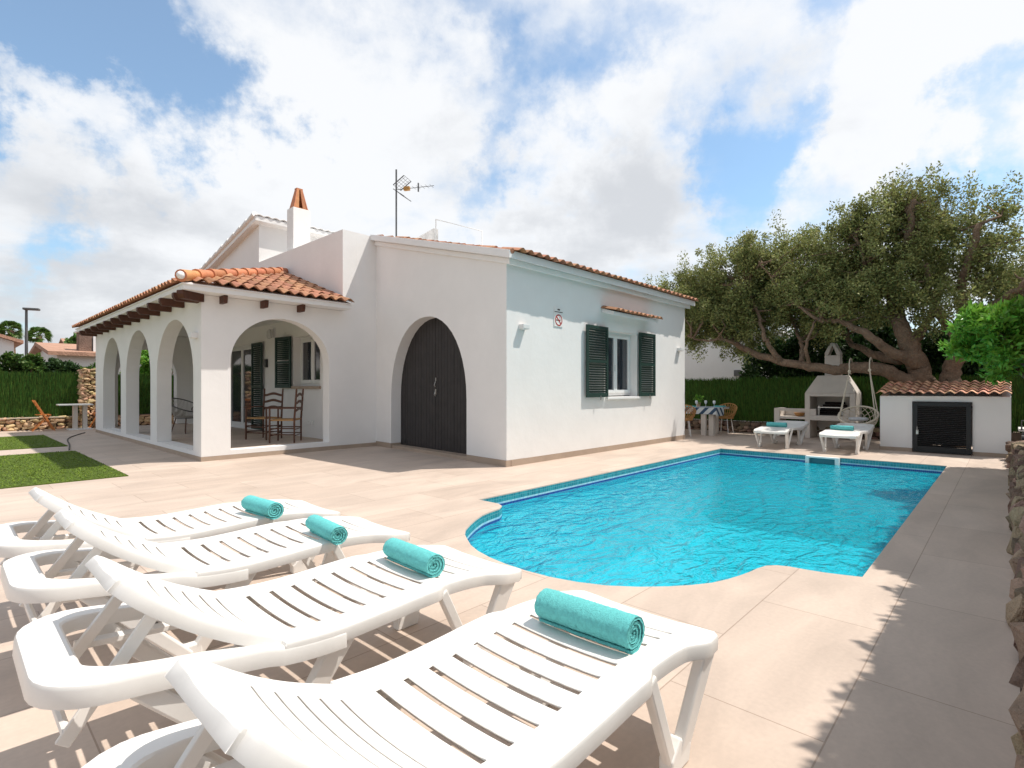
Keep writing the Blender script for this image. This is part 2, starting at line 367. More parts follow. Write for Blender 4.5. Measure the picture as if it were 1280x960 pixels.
b.inputs['Base Color'].default_value = (.09, .62, .76, 1)
def ring(name, z0, z1, m, off=0.0):
    v = []; f = []; uv = []; L = 0; n = len(POOL)
    for i in range(n):
        a, c = POOL[i], POOL[(i+1) % n]; d = math.dist(a, c); k = len(v)
        v += [(a[0],a[1],z0),(c[0],c[1],z0),(c[0],c[1],z1),(a[0],a[1],z1)]; f.append((k,k+1,k+2,k+3)); uv += [(L,z0),(L+d,z0),(L+d,z1),(L,z1)]; L += d
    me = bpy.data.meshes.new(name); me.from_pydata(v, [], f); u = me.uv_layers.new(name='UVMap')
    for i, q in enumerate(uv): u.data[i].uv = q
    me.materials.append(m); o = bpy.data.objects.new(name, me); col.objects.link(o); tag(o, kind='structure'); ORG[o.name] = Vector((0,0,0)); return o
ring('pool_coping', -.012, 0, M_COPE)
ring('pool_tile_band', -.080, -.012, M_TQ); ring('pool_pale_tile_band', -.098, -.080, M_TW); ring('pool_blue_tile_band', -.20, -.098, M_TB)
ring('pool_wall', -1.35, -.20, M_LINER)
sheet('pool_floor', POOL, None, -1.35, M_LINER)
# water: real ripples plus fine bump, see-through and slightly milky so light scatters in it
mw = bpy.data.materials.new('pool_water'); mw.use_nodes = True; t = mw.node_tree; t.nodes.clear()
out = t.nodes.new('ShaderNodeOutputMaterial'); g = t.nodes.new('ShaderNodeNewGeometry')
def tn(scale, det, dist, sx=1, sy=1):
    mpp = t.nodes.new('ShaderNodeMapping'); mpp.inputs['Scale'].default_value = (sx, sy, 1); t.links.new(g.outputs['Position'], mpp.inputs[0])
    q = t.nodes.new('ShaderNodeTexNoise'); q.inputs['Scale'].default_value = scale; q.inputs['Detail'].default_value = det; q.inputs['Distortion'].default_value = dist
    t.links.new(mpp.outputs[0], q.inputs['Vector']); return q.outputs[0]
a1 = tn(3.2, 3, 1.2, 1.0, 1.6); a2 = tn(11, 3, 1.0, 1, 1.5)
ad = t.nodes.new('ShaderNodeMath'); ad.operation = 'MULTIPLY_ADD'; t.links.new(a2, ad.inputs[0]); ad.inputs[1].default_value = .22; t.links.new(a1, ad.inputs[2])
bp = t.nodes.new('ShaderNodeBump'); bp.inputs['Strength'].default_value = 1.0; bp.inputs['Distance'].default_value = .16; t.links.new(ad.outputs[0], bp.inputs['Height'])
fr = t.nodes.new('ShaderNodeFresnel'); fr.inputs[0].default_value = 1.33; bq_ = t.nodes.new('ShaderNodeBump'); bq_.inputs['Strength'].default_value = 1.0; bq_.inputs['Distance'].default_value = .06; t.links.new(ad.outputs[0], bq_.inputs['Height']); t.links.new(bq_.outputs[0], fr.inputs['Normal'])
tp = t.nodes.new('ShaderNodeBsdfTransparent'); tp.inputs[0].default_value = (.55, .96, .99, 1)
df = t.nodes.new('ShaderNodeBsdfDiffuse'); df.inputs[0].default_value = (.015, .66, .81, 1); t.links.new(bp.outputs[0], df.inputs['Normal'])
gl = t.nodes.new('ShaderNodeBsdfGlossy'); gl.inputs['Roughness'].default_value = .03; t.links.new(bq_.outputs[0], gl.inputs['Normal'])
m1 = t.nodes.new('ShaderNodeMixShader'); m1.inputs[0].default_value = .45; t.links.new(tp.outputs[0], m1.inputs[1]); t.links.new(df.outputs[0], m1.inputs[2])
m2 = t.nodes.new('ShaderNodeMixShader'); t.links.new(fr.outputs[0], m2.inputs[0]); t.links.new(m1.outputs[0], m2.inputs[1]); t.links.new(gl.outputs[0], m2.inputs[2])
t.links.new(m2.outputs[0], out.inputs[0])
sheet('pool_water', [(x + (.002 if x > 6 else 0), y) for x, y in POOL], None, -.125, mw)

# lawn patches
M_TURF = mat('artificial_turf', (.12, .185, .012), .85, noise=(50, .35), bump=(240, 1.0, .03), coord='w')
M_BLADE = mat('turf_blades', (.14, .215, .014), .8, island=.35)
for k, (x0, y0, x1, y1) in enumerate(((-6, 8.75, 1.75, 12.95), (-6, 14.15, 1.80, 17.9))):
    o = MB().box((x0, y0, -.03), (x1, y1, .012)).build('lawn', M_TURF); tag(o, kind='structure')
    n = 26000 if k == 0 else 16000
    bx = rng.uniform(x0 + 3.2, x1, n); by = rng.uniform(y0, y1, n); base = np.stack([bx, by, np.full(n, .01)], 1)
    an = rng.uniform(0, 2*np.pi, n); w = np.stack([np.cos(an), np.sin(an), 0*an], 1) * .006
    tip = base + np.stack([rng.normal(0, .012, n), rng.normal(0, .012, n), rng.uniform(.006, .015, n)], 1)
    v = np.stack([base - w, base + w, tip + w*.3, tip - w*.3], 1).reshape(-1, 3)
    o = fast_mesh('grass', v, np.arange(n*4).reshape(-1, 4), M_BLADE)
    tag(o, ('short green artificial grass on the large near lawn rectangle', 'short green artificial grass on the far lawn strip by the stone wall')[k], 'grass', kind='stuff')

# ------------------------------------------------------------------ house
HX, HY = 5.42, 9.6                              # porch back wall, porch front plane
house = empty('house', (2.9, 9.6, 0), 'white villa with arched porch, terracotta tiled roofs and charcoal arched garage door', 'house')
FZ = .15                                        # porch floor level
def arch_pts(c, w, spring, top, n=22, p=2.0):
    """half-open list from the left foot over the crown to the right foot"""
    P = []
    for i in range(n+1):
        th = math.pi - math.pi*i/n
        ct, st = math.cos(th), math.sin(th)
        P.append((c + w/2*math.copysign(abs(ct)**(2/p), ct), spring + (top-spring)*abs(st)**(2/p)))
    return P
def arch_wall(mb, L, H0, H1, opens, o, u, t, sill=0, base=0):
    """wall of length L along u with arched openings that reach down to the sill; H0/H1 heights at both ends"""
    poly = [(0, sill)]
    for c, w, spring, top, p in opens:
        poly.append((c - w/2, sill)); poly += arch_pts(c, w, spring, top, p=p); poly.append((c + w/2, sill))
    poly += [(L, sill), (L, H1), (0, H0)]
    return mb.prism(poly, o, u, (0,0,1), t)
WT = .25
# arcade wall (faces the lawn) and porch front wall
mb = MB()
arch_wall(mb, 8.6, 2.72, 2.72, [(c - HY, w, 1.42, 2.44, 2.0) for c, w in ((11.10, 2.2), (13.70, 2.07), (16.23, 1.98))], (2.9, HY, 0), (0,1,0), (WT,0,0), sill=FZ)
mb.box((2.9, HY, .075), (2.9+WT, 18.2, FZ))
arch_wall(mb, HX - 2.9 - WT, 2.72, 2.72, [(4.241 - 2.9 - WT, 1.784, 1.66, 2.452, 2.0)], (2.9+WT, HY, 0), (1,0,0), (0,.25,0), sill=FZ)
mb.box((2.9+WT, HY, .075), (HX, HY+.25, FZ))
arch_wall(mb, HX - 2.9 - WT, 2.72, 2.72, [(4.05 - 2.9 - WT, 1.42, 1.5, 2.3, 2.0)], (2.9+WT, 17.9, 0), (1,0,0), (0,.30,0), sill=FZ)
mb.build('porch_wall', M_WALL, house, recalc=True)
# porch ceiling slab with the painted fascia
MB().box((2.55, 9.26, 2.725), (HX, 18.6, 2.81)).build('porch_ceiling', M_WALLD, house)
mb = MB().box((2.895, HY-.008, -.05), (2.9+WT, 18.2, .073)).box((2.9+WT, HY-.008, -.05), (HX, HY+.3, .073)); mb.build('skirting', M_SKIRT, house)
MB().box((HX+.001, HY-.008, 0), (6.18, HY+.1, .073)).build('skirting', M_SKIRT, house)
MB().box((2.9+WT, HY+.25, 0), (HX, 17.9, FZ-.012)).build('porch_floor', M_PAVE, house)
# facade behind the porch: rows of wall left around door and window
zt = 2.72
def pierced(mb, x, thick, y0, y1, z0, z1, holes):
    ys = sorted({y0, y1, *[h[0] for h in holes], *[h[1] for h in holes]})
    for a, c in zip(ys[:-1], ys[1:]):
        hs = [h for h in holes if h[0] <= a and h[1] >= c]
        if not hs: mb.box((x, a, z0), (x+thick, c, z1))
        else:
            hh = hs[0]
            if hh[2] > z0: mb.box((x, a, z0), (x+thick, c, hh[2]))
            mb.box((x, a, hh[3]), (x+thick, c, z1))
mb = MB()
pierced(mb, HX, .3, HY, 13.65, 0, 4.335, [(10.52, 11.75, 1.22, 2.34)]); pierced(mb, HX, .3, 13.65, 19.2, 0, 3.9, [(13.95, 15.75, FZ, 2.32)])
mb.box((HX, HY, 4.334), (HX+.25, 13.65, 4.336))           # parapet of the roof terrace
mb.box((HX+.3, HY, 0), (12.0, HY+.3, 4.335))
mb.box((11.7, HY+.3, 0), (12.0, 19.2, 3.9)); mb.box((HX+.3, 18.9, 0), (11.7, 19.2, 3.9))
mb.box((HX+.3, HY+.3, 3.7), (11.7, 18.9, 3.895))
mb.build('main_wall', M_WALL, house, bevel=.012)
# upper block with mono-pitch roof falling away from us
mb = MB(); mb.prism([(13.65, 3.9), (19.2, 3.9), (19.2, 4.16), (13.65, 5.27)], (HX, 0, 0), (0,1,0), (0,0,1), (6.58, 0, 0)); mb.build('upper_wall', M_WALL, house)
s = .2
mb = MB(); mb.prism([(13.45, 5.31), (19.5, 5.31 - 6.05*s), (19.5, 5.42 - 6.05*s), (13.45, 5.42)], (HX-.16, 0, 0), (0,1,0), (0,0,1), (6.9, 0, 0)); mb.build('upper_roof_slab', M_WALLD, house)
def tiles(mb, o, u, v, nu, rows, pu, pv, amp, lift=.022, keep=None, seg=8, th=.012):
    """curved tiles: o corner on the eave, u along the eave, v up the slope"""
    o, u, v = Vector(o), Vector(u).normalized(), Vector(v).normalized(); w = u.cross(v)
    if w.z < 0: w = -w
    for j in range(rows):
        for i in range(nu):
            if keep and not keep(o + u*(i+.5)*pu + v*(j+.5)*pv): continue
            jit = random.uniform(-.004, .004); top = []; bot = []
            for e, vv in ((0, j*pv - .03 + jit*2), (1, (j+1)*pv)):
                rr_ = []; bb = []
                for k in range(seg+1):
                    a = k/seg
                    hgt = amp*(math.sin(2*math.pi*(a-.25))*.5+.5)**.8
                    base_ = lift*(1-e) + .004 + jit
                    rr_.append(o + u*((i+a)*pu) + v*vv + w*(hgt + base_)); bb.append(o + u*((i+a)*pu) + v*vv + w*(hgt + base_ - th))
                top.append(rr_); bot.append(bb)
            n = seg+1; P = top[0] + top[1] + bot[0] + bot[1]; F = []
            for k in range(seg):
                F += [(k, k+1, n+k+1, n+k), (2*n+k, 3*n+k, 3*n+k+1, 2*n+k+1), (k, 2*n+k, 2*n+k+1, k+1)]
            F += [(0, n, 3*n, 2*n), (n-1, 3*n-1, 4*n-1, 2*n-1)]
            mb.add(P, F)
random.seed(3)
mb = MB(); sv = Vector((0, 1, -s)).normalized(); tiles(mb, (HX-.17, 13.45, 5.412), (1,0,0), sv, 34, 1, .2, 1.0, .03); 
mb2 = MB(); 
for j in range(14): mb2.tube([(HX-.15, 13.5+j*.42, 5.445-j*.42*s+.02), (HX-.15, 13.5+(j+1)*.42+.03, 5.445-(j+1)*.42*s)], [.075, .06], 10)
mb.v and mb.build('upper_roof_tiles', M_TILEW, house, smooth=True, auto=40); mb2.build('verge_tiles', M_TILEW, house, smooth=True, auto=40)

# porch hip roof
SL = .335; EX, EY, EZ = 2.5, 9.2, 2.865
px1 = HX; hz = EZ + (px1-EX)*SL
mb = MB()
mb.add([(EX+.03,EY+.03,EZ-.045),(px1,EY+.03,EZ-.045),(px1,EY+px1-EX,hz-.045),(EX+.03,18.7,EZ-.045),(px1,18.7,hz-.045),(px1, 18.7, 2.8),(px1,EY+.03,2.8),(EX+.03,EY+.03,2.8),(EX+.03,18.7,2.8)],
       [(0,1,2),(0,2,4,3),(0,7,6,1),(0,3,8,7),(3,4,5,8),(7,8,5,6)])
mb.build('porch_fascia', M_WALLD, house)
kx = math.sqrt(1+SL*SL)
mb = MB(); tiles(mb, (EX, EY, EZ-.03), (1,0,0), Vector((0,1,SL)), 15, 9, .1947, .36, .055, keep=lambda p: (p.x-EX) >= (p.y-EY) - .02 and p.x < px1 + .05)
mb.build('front_roof_tiles', M_TILE, house, smooth=True, auto=40)
mb = MB(); tiles(mb, (EX, 18.7, EZ-.03), (0,-1,0), Vector((1,0,SL)), 50, 9, .19, .36, .055, keep=lambda p: (p.x-EX) <= (p.y-EY) + .02)
mb.build('side_roof_tiles', M_TILE, house, smooth=True, auto=40)
mb = MB()
for j in range(10):
    a = Vector((EX, EY, EZ+.035)) + Vector((1,1,SL))*(j*.29); c = a + Vector((1,1,SL))*.31
    mb.tube([a + Vector((0,0,.012)), c], [.095, .075], 12)
mb.build('hip_tiles', M_TILEB, house, smooth=True, auto=50)
MB().tube([(EX-.05,EY-.05,EZ+.045),(EX-.035,EY-.035,EZ+.048),(EX-.01,EY-.01,EZ+.052),(EX+.06,EY+.06,EZ+.07)], [.015,.045,.062,.07], 14).build('hip_end_cap', M_WALLD, house, smooth=True, auto=50)
# corbel beams
def beam_at(p, d):
    p = Vector(p); d = Vector(d); sd = Vector((-d.y, d.x, 0))*.055
    prof = [(0,0),(.40,0),(.40,-.06),(.36,-.125),(0,-.125)]
    mb = MB(); mb.prism(prof, p - sd, d, (0,0,1), sd*2); mb.build('beam', M_BEAM, house, bevel=.004)
for x in (3.20, 3.86, 4.52): beam_at((x, HY-.002, 2.722), (0,-.55,0))
for k in range(12): beam_at((2.898, 9.75 + k*.755, 2.722), (-.92,0,0))
beam_at((2.90, HY, 2.722), (-.92,-.55,0))

# garage wing -------------------------------------------------------
A0 = Vector((5.85, 5.55, 0)); A1 = Vector((6.18, HY, 0)); gu = (A1-A0).normalized(); GL = (A1-A0).length; gn = Vector((gu.y, -gu.x, 0))   # gn points inwards (+X)
gtop0, gtop1 = 3.12, 4.22
mb = MB()
arch_wall(mb, GL, gtop0, gtop1, [(2.22, 2.46, 1.0, 2.50, 2.1)], A0, gu, gn*.42, sill=.10)
mb.v = [(p[0], max(p[1], 5.55), p[2]) for p in mb.v]
mb.build('garage_front_wall', M_WALL, house)
gk = MB().prism([(.0,.0),(.985,.0),(.985,.098),(.0,.098)], A0-gn*.006, gu, (0,0,1), gn*.40); gk.v = [(p[0], max(p[1], 5.543), p[2]) for p in gk.v]; gk.build('garage_skirting', M_SKIRT, house); MB().prism([(3.455,0),(GL,0),(GL,.098),(3.455,.098)], A0-gn*.006, gu, (0,0,1), gn*.40).build('garage_skirting', M_SKIRT, house)
MB().prism([(.985,0),(3.455,0),(3.455,.06),(.985,.06)], A0+gn*.03, gu, (0,0,1), gn*.5).build('garage_threshold', M_SKIRT, house)
# the door: two leaves of vertical boards behind the arch
dp = arch_pts(2.13, 2.60, .98, 2.58, p=1.9)
gd = MB()
def yarch(uu):
    k = abs((uu-2.22)/1.29); return .98 + 1.58*max(0, 1-k**2.1)**(1/2.1) if k < 1 else .98
nb = 26; u0_, u1_ = .96, 3.48; wd = (u1_-u0_)/nb
for i in range(nb):
    a = u0_ + i*wd + .003; c = a + wd - .006 - (.006 if i == nb//2-1 else 0)
    gd.prism([(a, .055), (c, .055), (c, yarch(c)), (a, yarch(a))], A0 + gn*(.22 + random.uniform(0, .003)), gu, (0,0,1), gn*.03)
gd.prism([(u0_, .06), (u1_, .06), (u1_, .98), (u1_-.3, 2.1), (2.22, 2.55), (u0_+.3, 2.1), (u0_, .98)], A0+gn*.245, gu, (0,0,1), gn*.02)
gdo = gd.build('garage_door', M_DOOR, house)
hb = MB()
for dz in (1.05, 1.22): hb.tube([A0+gu*2.19+gn*.20+Vector((0,0,dz)), A0+gu*2.19+gn*.175+Vector((0,0,dz+.03)), A0+gu*2.19+gn*.20+Vector((0,0,dz+.10))], .007, 8)
hb.obox(A0+gu*2.19+gn*.21+Vector((0,0,1.13)), gu*.016, (0,0,.05), gn*.008).obox(A0+gu*2.18+gn*.205+Vector((0,0,1.36)), gu*.01, (0,0,.03), gn*.008)
hb.build('door_handle', M_METAL, gdo)
# window wall of the wing
GX1 = 11.95
mb = MB(); Yw = 5.55; wx0, wx1, wz0, wz1 = 8.56, 9.74, 1.03, 2.30
def wall_y(mb, y, th, x0, x1, z0, z1, h):
    mb.box((x0,y,z0),(h[0],y+th,z1)); mb.box((h[1],y,z0),(x1,y+th,z1)); mb.box((h[0],y,z0),(h[1],y+th,h[2])); mb.box((h[0],y,h[3]),(h[1],y+th,z1))
wall_y(mb, Yw, .3, A0.x+gn.x*.42, GX1, .0975, 3.12, (wx0, wx1, wz0, wz1))
mb.prism([(Yw+.3, .0), (HY, .0), (HY, 4.0), (Yw+.3, 3.12)], (GX1-.3, 0, 0), (0,1,0), (0,0,1), (.3,0,0))
mb.build('garage_side_wall', M_WALL, house)
MB().box((5.95, Yw-.008, -.02), (GX1+.008, Yw+.29, .097)).build('side_skirting', M_SKIRT, house)
# roof of the wing: slab, fascia and tiles
gs = (4.30-3.17)/(HY-5.35); V = Vector((0,1,gs))
mb = MB()
P = [A0 - gn*.14 + Vector((0,-.20,0)), Vector((GX1+.12, 5.35, 0)), Vector((GX1+.12, HY, 0)), Vector((A1.x-.14, HY, 0))]
def rz(p, k): return Vector((p.x, p.y, k + (p.y-5.35)*gs))
mb.add([rz(p, 3.12) for p in P] + [rz(p, 3.235) for p in P], [(0,1,2,3),(4,5,6,7),(0,1,5,4),(1,2,6,5),(2,3,7,6),(3,0,4,7)])
mb.build('garage_fascia', M_WALLD, house, bevel=.006)
Q = [A0 - gn*.05 + Vector((0,-.11,0)), Vector((GX1+.06, 5.44, 0)), Vector((GX1+.06, HY, 0)), Vector((A1.x-.05, HY, 0))]
mb = MB(); mb.add([rz(p, 3.03) for p in Q] + [rz(p, 3.119) for p in Q], [(0,1,2,3),(4,5,6,7),(0,1,5,4),(1,2,6,5),(2,3,7,6),(3,0,4,7)]); mb.build('cornice', M_WALLD, house, bevel=.01)
mb = MB(); tiles(mb, (5.80, 5.30, 3.218), (1,0,0), V, 32, 11, .196, .385, .05, keep=lambda p: p.x > (5.80 if p.y < 5.6 else 6.0) + (p.y-5.3)*.075)
mb.build('garage_roof_tiles', M_TILE, house, smooth=True, auto=40)
mb = MB()
for k in range(11):
    y = 5.35 + k*.385; x = 5.77 + (y-5.35)*.078; mb.tube([(x, y, 3.222+(y-5.35)*gs+.006), (x+.02, y+.36, 3.222+(y+.36-5.35)*gs-.022)], [.040,.030], 10)
mb.build('verge_tiles', M_TILE, house, smooth=True, auto=50)
# window canopy
mb = MB(); cs_ = .30
mb.prism([(0,0),(-.26,-.075),(-.26,-.005),(0,.075)], (8.44, Yw, 2.62), (0,1,0), (0,0,1), (1.72,0,0)); mb.build('window_canopy', M_WALLD, house, bevel=.004)
mb = MB(); tiles(mb, (8.40, Yw-.30, 2.615), (1,0,0), Vector((0,1,.30)), 11, 1, .164, .31, .04); mb.build('canopy_tiles', M_TILE, house, smooth=True, auto=40)

def louvre(mb, mbs, o, u, n_, w, h, slats, fr=.055, th=.035, mid=True):
    """shutter leaf in the plane (u, z): frame into mb, slats into mbs"""
    o, u, n_ = Vector(o), Vector(u), Vector(n_); z = Vector((0,0,1))
    def bx(a, c, e, f_, m=mb): m.obox(o + u*(a+c)/2 + z*(e+f_)/2 + n_*th/2, u*(c-a)/2, z*(f_-e)/2, n_*th/2)
    bx(0, fr, 0, h); bx(w-fr, w, 0, h); bx(fr, w-fr, 0, fr*1.5); bx(fr, w-fr, h-fr, h)
    if mid: bx(fr, w-fr, h*.48, h*.48+fr)
    for k in range(slats):
        zz = fr*1.5 + (h-fr*2.5)*(k+.5)/slats
        if mid and abs(zz - h*.48 - fr/2) < fr*.6: continue
        mbs.obox(o + u*w/2 + z*zz + n_*th/2, u*(w/2-fr), (z*.6+n_*.5).normalized()*(h/slats*.42), (n_*.6-z*.5).normalized()*.003)
def shutter(o, u, n_, w, h, slats, m, parent, mid=True, hook=True):
    a, c = MB(), MB(); louvre(a, c, o, u, n_, w, h, slats, mid=mid)
    so_ = a.build('shutter', m, parent, bevel=.003); c.build('slats', m, so_)
    if hook:
        o, u, n_ = Vector(o), Vector(u), Vector(n_)
        MB().obox(o + u*w*.6 + n_*.045 + Vector((0,0,-.01)), u*.008, (0,0,.04), n_*.006).build('hook', M_METAL, so_)
    return so_
shutter((7.87, Yw-.036, 1.03), (1,0,0), (0,-1,0), .69, 1.31, 26, M_GREEN, house)
shutter((9.74, Yw-.036, 1.03), (1,0,0), (0,-1,0), .66, 1.31, 26, M_GREEN, house)
def window_y(x0, x1, z0, z1, y, name='window'):
    fr = MB(); f_ = .055
    fr.box((x0,y,z0),(x0+f_,y+.06,z1)).box((x1-f_,y,z0),(x1,y+.06,z1)).box((x0+f_,y,z0),(x1-f_,y+.06,z0+f_)).box((x0+f_,y,z1-f_),(x1-f_,y+.06,z1))
    xm = (x0+x1)/2; w_ = fr.build(name, M_PVC, house, bevel=.004)
    sa = MB()
    for a, c in ((x0+f_, xm-.003), (xm+.003, x1-f_)):
        sa.box((a,y-.02,z0+f_),(a+.055,y+.04,z1-f_)).box((c-.055,y-.02,z0+f_),(c,y+.04,z1-f_)).box((a+.055,y-.02,z0+f_),(c-.055,y+.04,z0+f_+.06)).box((a+.055,y-.02,z1-f_-.055),(c-.055,y+.04,z1-f_))
    sa.build('frame', M_PVC, w_, bevel=.004)
    MB().box((x0+f_+.05,y+.01,z0+f_+.05),(x1-f_-.05,y+.018,z1-f_-.05)).build('pane', M_GLASSD, w_)
    MB().obox((xm-.03, y-.035, (z0+z1)/2-.08), (.008,0,0), (0,.01,0), (0,0,.06)).build('handle', M_PVC, w_)
    return w_
window_y(wx0, wx1, wz0+.02, wz1, Yw+.16)
MB().box((wx0+.005, Yw-.06, wz0-.045), (wx1+.05, Yw+.16, wz0-.001)).build('window_sill', M_WALLD, house, bevel=.006)
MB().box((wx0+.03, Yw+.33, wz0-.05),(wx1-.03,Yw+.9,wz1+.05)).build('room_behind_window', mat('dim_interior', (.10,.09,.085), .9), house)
# porch door and window (facade at HX)
def frame_x(y0, y1, z0, z1, x, n_leaf, name):
    fr = MB(); f_ = .06
    fr.box((x,y0,z0),(x+.06,y0+f_,z1)).box((x,y1-f_,z0),(x+.06,y1,z1)).box((x,y0+f_,z1-f_),(x+.06,y1-f_,z1)).box((x,y0+f_,z0),(x+.06,y1-f_,z0+f_))
    w_ = fr.build(name, M_PVC, house, bevel=.004)
    lw = (y1-y0-2*f_)/n_leaf; sa = MB()
    for k in range(n_leaf):
        a = y0+f_+k*lw+.003; c = a+lw-.006
        sa.box((x-.02,a,z0+f_),(x+.04,a+.06,z1-f_)).box((x-.02,c-.06,z0+f_),(x+.04,c,z1-f_)).box((x-.02,a+.06,z0+f_),(x+.04,c-.06,z0+f_+.08)).box((x-.02,a+.06,z1-f_-.06),(x+.04,c-.06,z1-f_))
    sa.build('frame', M_PVC, w_, bevel=.004)
    MB().box((x+.008,y0+f_+.05,z0+f_+.05),(x+.016,y1-f_-.05,z1-f_-.05)).build('pane', M_GLASSD, w_)
    return w_
frame_x(13.95, 15.75, FZ, 2.32, HX+.06, 2, 'patio_door')
frame_x(10.52, 11.75, 1.24, 2.34, HX+.16, 2, 'window')
MB().box((HX-.05, 10.48, 1.18), (HX+.16, 11.79, 1.239)).build('window_sill', M_SKIRT, house)
shutter((HX-.05, 13.30, FZ+.03), (0,1,0), (-1,0,0), .62, 2.14, 40, M_GREEN, house, hook=False)
shutter((HX-.04, 11.76, 1.20), Vector((-.15,.99,0)).normalized(), (-.99,-.15,0), .60, 1.16, 24, M_GREEN, house, hook=False)
MB().box((HX-.03, 10.80, .42), (HX-.001, 10.88, .50)).build('wall_socket', M_PVC, house, bevel=.004); MB().box((HX-.025, 10.95, .42), (HX-.001, 11.05, .48)).build('wall_socket', M_PVC, house, bevel=.004)
# chimney
mb = MB().box((5.86, 12.72, 3.8), (6.30, 13.06, 5.62)); ch = mb.build('chimney', M_WALL, house, bevel=.01)
mb = MB(); c = Vector((6.08, 12.89, 5.62))
for sx, sy in ((1,0),(-1,0)):
    mb.bar(c+Vector((sx*.17,0,0)), c+Vector((sx*.06,0,.50)), .03, .26, side=(1,0,0), h2=.12)
for sy in (1,-1):
    for sx in (-1,1): mb.bar(c+Vector((sx*.10,sy*.11,0)), c+Vector((sx*.035,sy*.05,.50)), .02, .10, side=(0,1,0), h2=.05)
mb.obox(c+Vector((0,0,.51)), (.08,0,0), (0,.06,0), (0,0,.02)).obox(c+Vector((0,0,.012)), (.19,0,0), (0,.14,0), (0,0,.012))
mb.build('chimney_cap', M_TILEB, ch, bevel=.005)
# stair bulkhead and rail on the roof terrace
MB().prism([(0,3.9),(1.15,3.9),(1.15,5.85),(1.0,5.85),(0,5.18)], (8.8, 12.2, 0), (1,0,0), (0,0,1), (0,.12,0)).build('stair_parapet', mat('weathered_white', (.55,.54,.53), .9, noise=(6,.4)), house)
mb = MB().tube([(9.62,11.9,3.9),(9.62,11.9,6.0),(11.3,11.75,6.0),(11.3,11.75,3.9)], .018, 8); mb.build('stair_rail', M_PVC, house, smooth=True)

# things on the house ------------------------------------------------
ant = empty('tv_antenna', (8.0, 11.5, 3.9), 'grey tv antenna on a tall thin mast above the roof', 'antenna')
MB().tube([(8,11.5,3.9),(8,11.5,6.82)], .022, 8).build('mast', M_IRON, ant)
mb = MB(); side = Vector((SA,-CA,0))                  # the antenna points to the right across the view
fw = Vector((.55,.84,0)).normalized(); bo = Vector((8,11.5,6.3)); ax_ = (side*.9 + Vector((-CA,-SA,0))*.25).normalized(); wv = Vector((-ax_.y, ax_.x, 0))
for sg in (1,-1):
    tip = bo + ax_*.32 + Vector((0,0,sg*.26)); root = bo + Vector((0,0,sg*.05)) + ax_*.02
    for k in (-1,1): mb.bar(root + wv*.20*k, tip + wv*.20*k, .018, .018)
    for q in np.linspace(0,1,6): p = root.lerp(tip, q); mb.tube([p-wv*.2, p+wv*.2], .005, 5)
    for k in (-.5,0,.5): mb.tube([root+wv*.2*k*1.2, tip+wv*.2*k*1.2], .004, 5)
mb.build('reflector', M_IRON, ant)
mb = MB().tube([bo, bo+ax_*1.05], .008, 6)
for q in (.5,.62,.74,.86,.98): mb.tube([bo+ax_*q-wv*.12+Vector((0,0,0)), bo+ax_*q+wv*.12], .004, 5)
mb.obox(bo+ax_*.62, ax_*.012, wv*.02, (0,0,.11)); mb.build('boom', M_IRON, ant)
MB().obox(bo+ax_*.30, ax_*.08, wv*.04, (0,0,.05)).build('amplifier_box', mat('ochre_plastic',(.45,.24,.07),.6), ant, bevel=.01)

def wall_lamp(loc, nrm, label, h=.07):
    nrm = Vector(nrm); e = empty('wall_lamp', loc, label, 'wall lamp', 'white box wall lamps'); l = Vector(loc); t_ = Vector((-nrm.y, nrm.x, 0))
    MB().obox(l+nrm*.05, t_*.075, nrm*.05, (0,0,h/2)).build('housing', M_GREYM, e, bevel=.005)
    MB().obox(l+nrm*.05+Vector((0,0,-h/2-.004)), t_*.06, nrm*.035, (0,0,.004)).build('diffuser', M_SIGNW, e)
wall_lamp((6.20, Yw, 2.155), (0,-1,0), 'white box wall lamp beside the corner of the sunlit wall, left of the sign')
wall_lamp((11.62, Yw, 2.09), (0,-1,0), 'white box wall lamp at the far end of the sunlit wall, right of the shutters')
wall_lamp((2.9, 9.83, 2.07), (-1,0,0), 'white box wall lamp on the corner of the arcade wall beside the nearest side arch', h=.09)
e = empty('porch_lantern', (HX, 12.75, 2.62), 'small glass wall lantern above the porch chairs', 'lantern')
MB().box((HX-.02,12.70,2.40),(HX-.001,12.80,2.64)).bar((HX-.02,12.75,2.58),(HX-.12,12.75,2.58),.02,.02).build('bracket', M_GREYM, e)
MB().lathe([(.02,.0),(.06,.02),(.06,.17),(.035,.21),(.01,.23)], (HX-.12,12.75,2.36), 12).build('lamp_glass', mat('frosted_glass', (.6,.6,.58), .3), e, smooth=True, auto=40)
e = empty('key_box', (HX, 13.15, 1.75), 'small black box on the porch wall beside the door shutter', 'key box')
MB().box((HX-.05,13.10,1.70),(HX-.001,13.20,1.90)).build('casing', M_BLACK, e, bevel=.006); MB().box((HX-.056,13.115,1.76),(HX-.0505,13.185,1.84)).build('lid', M_IRON, e)

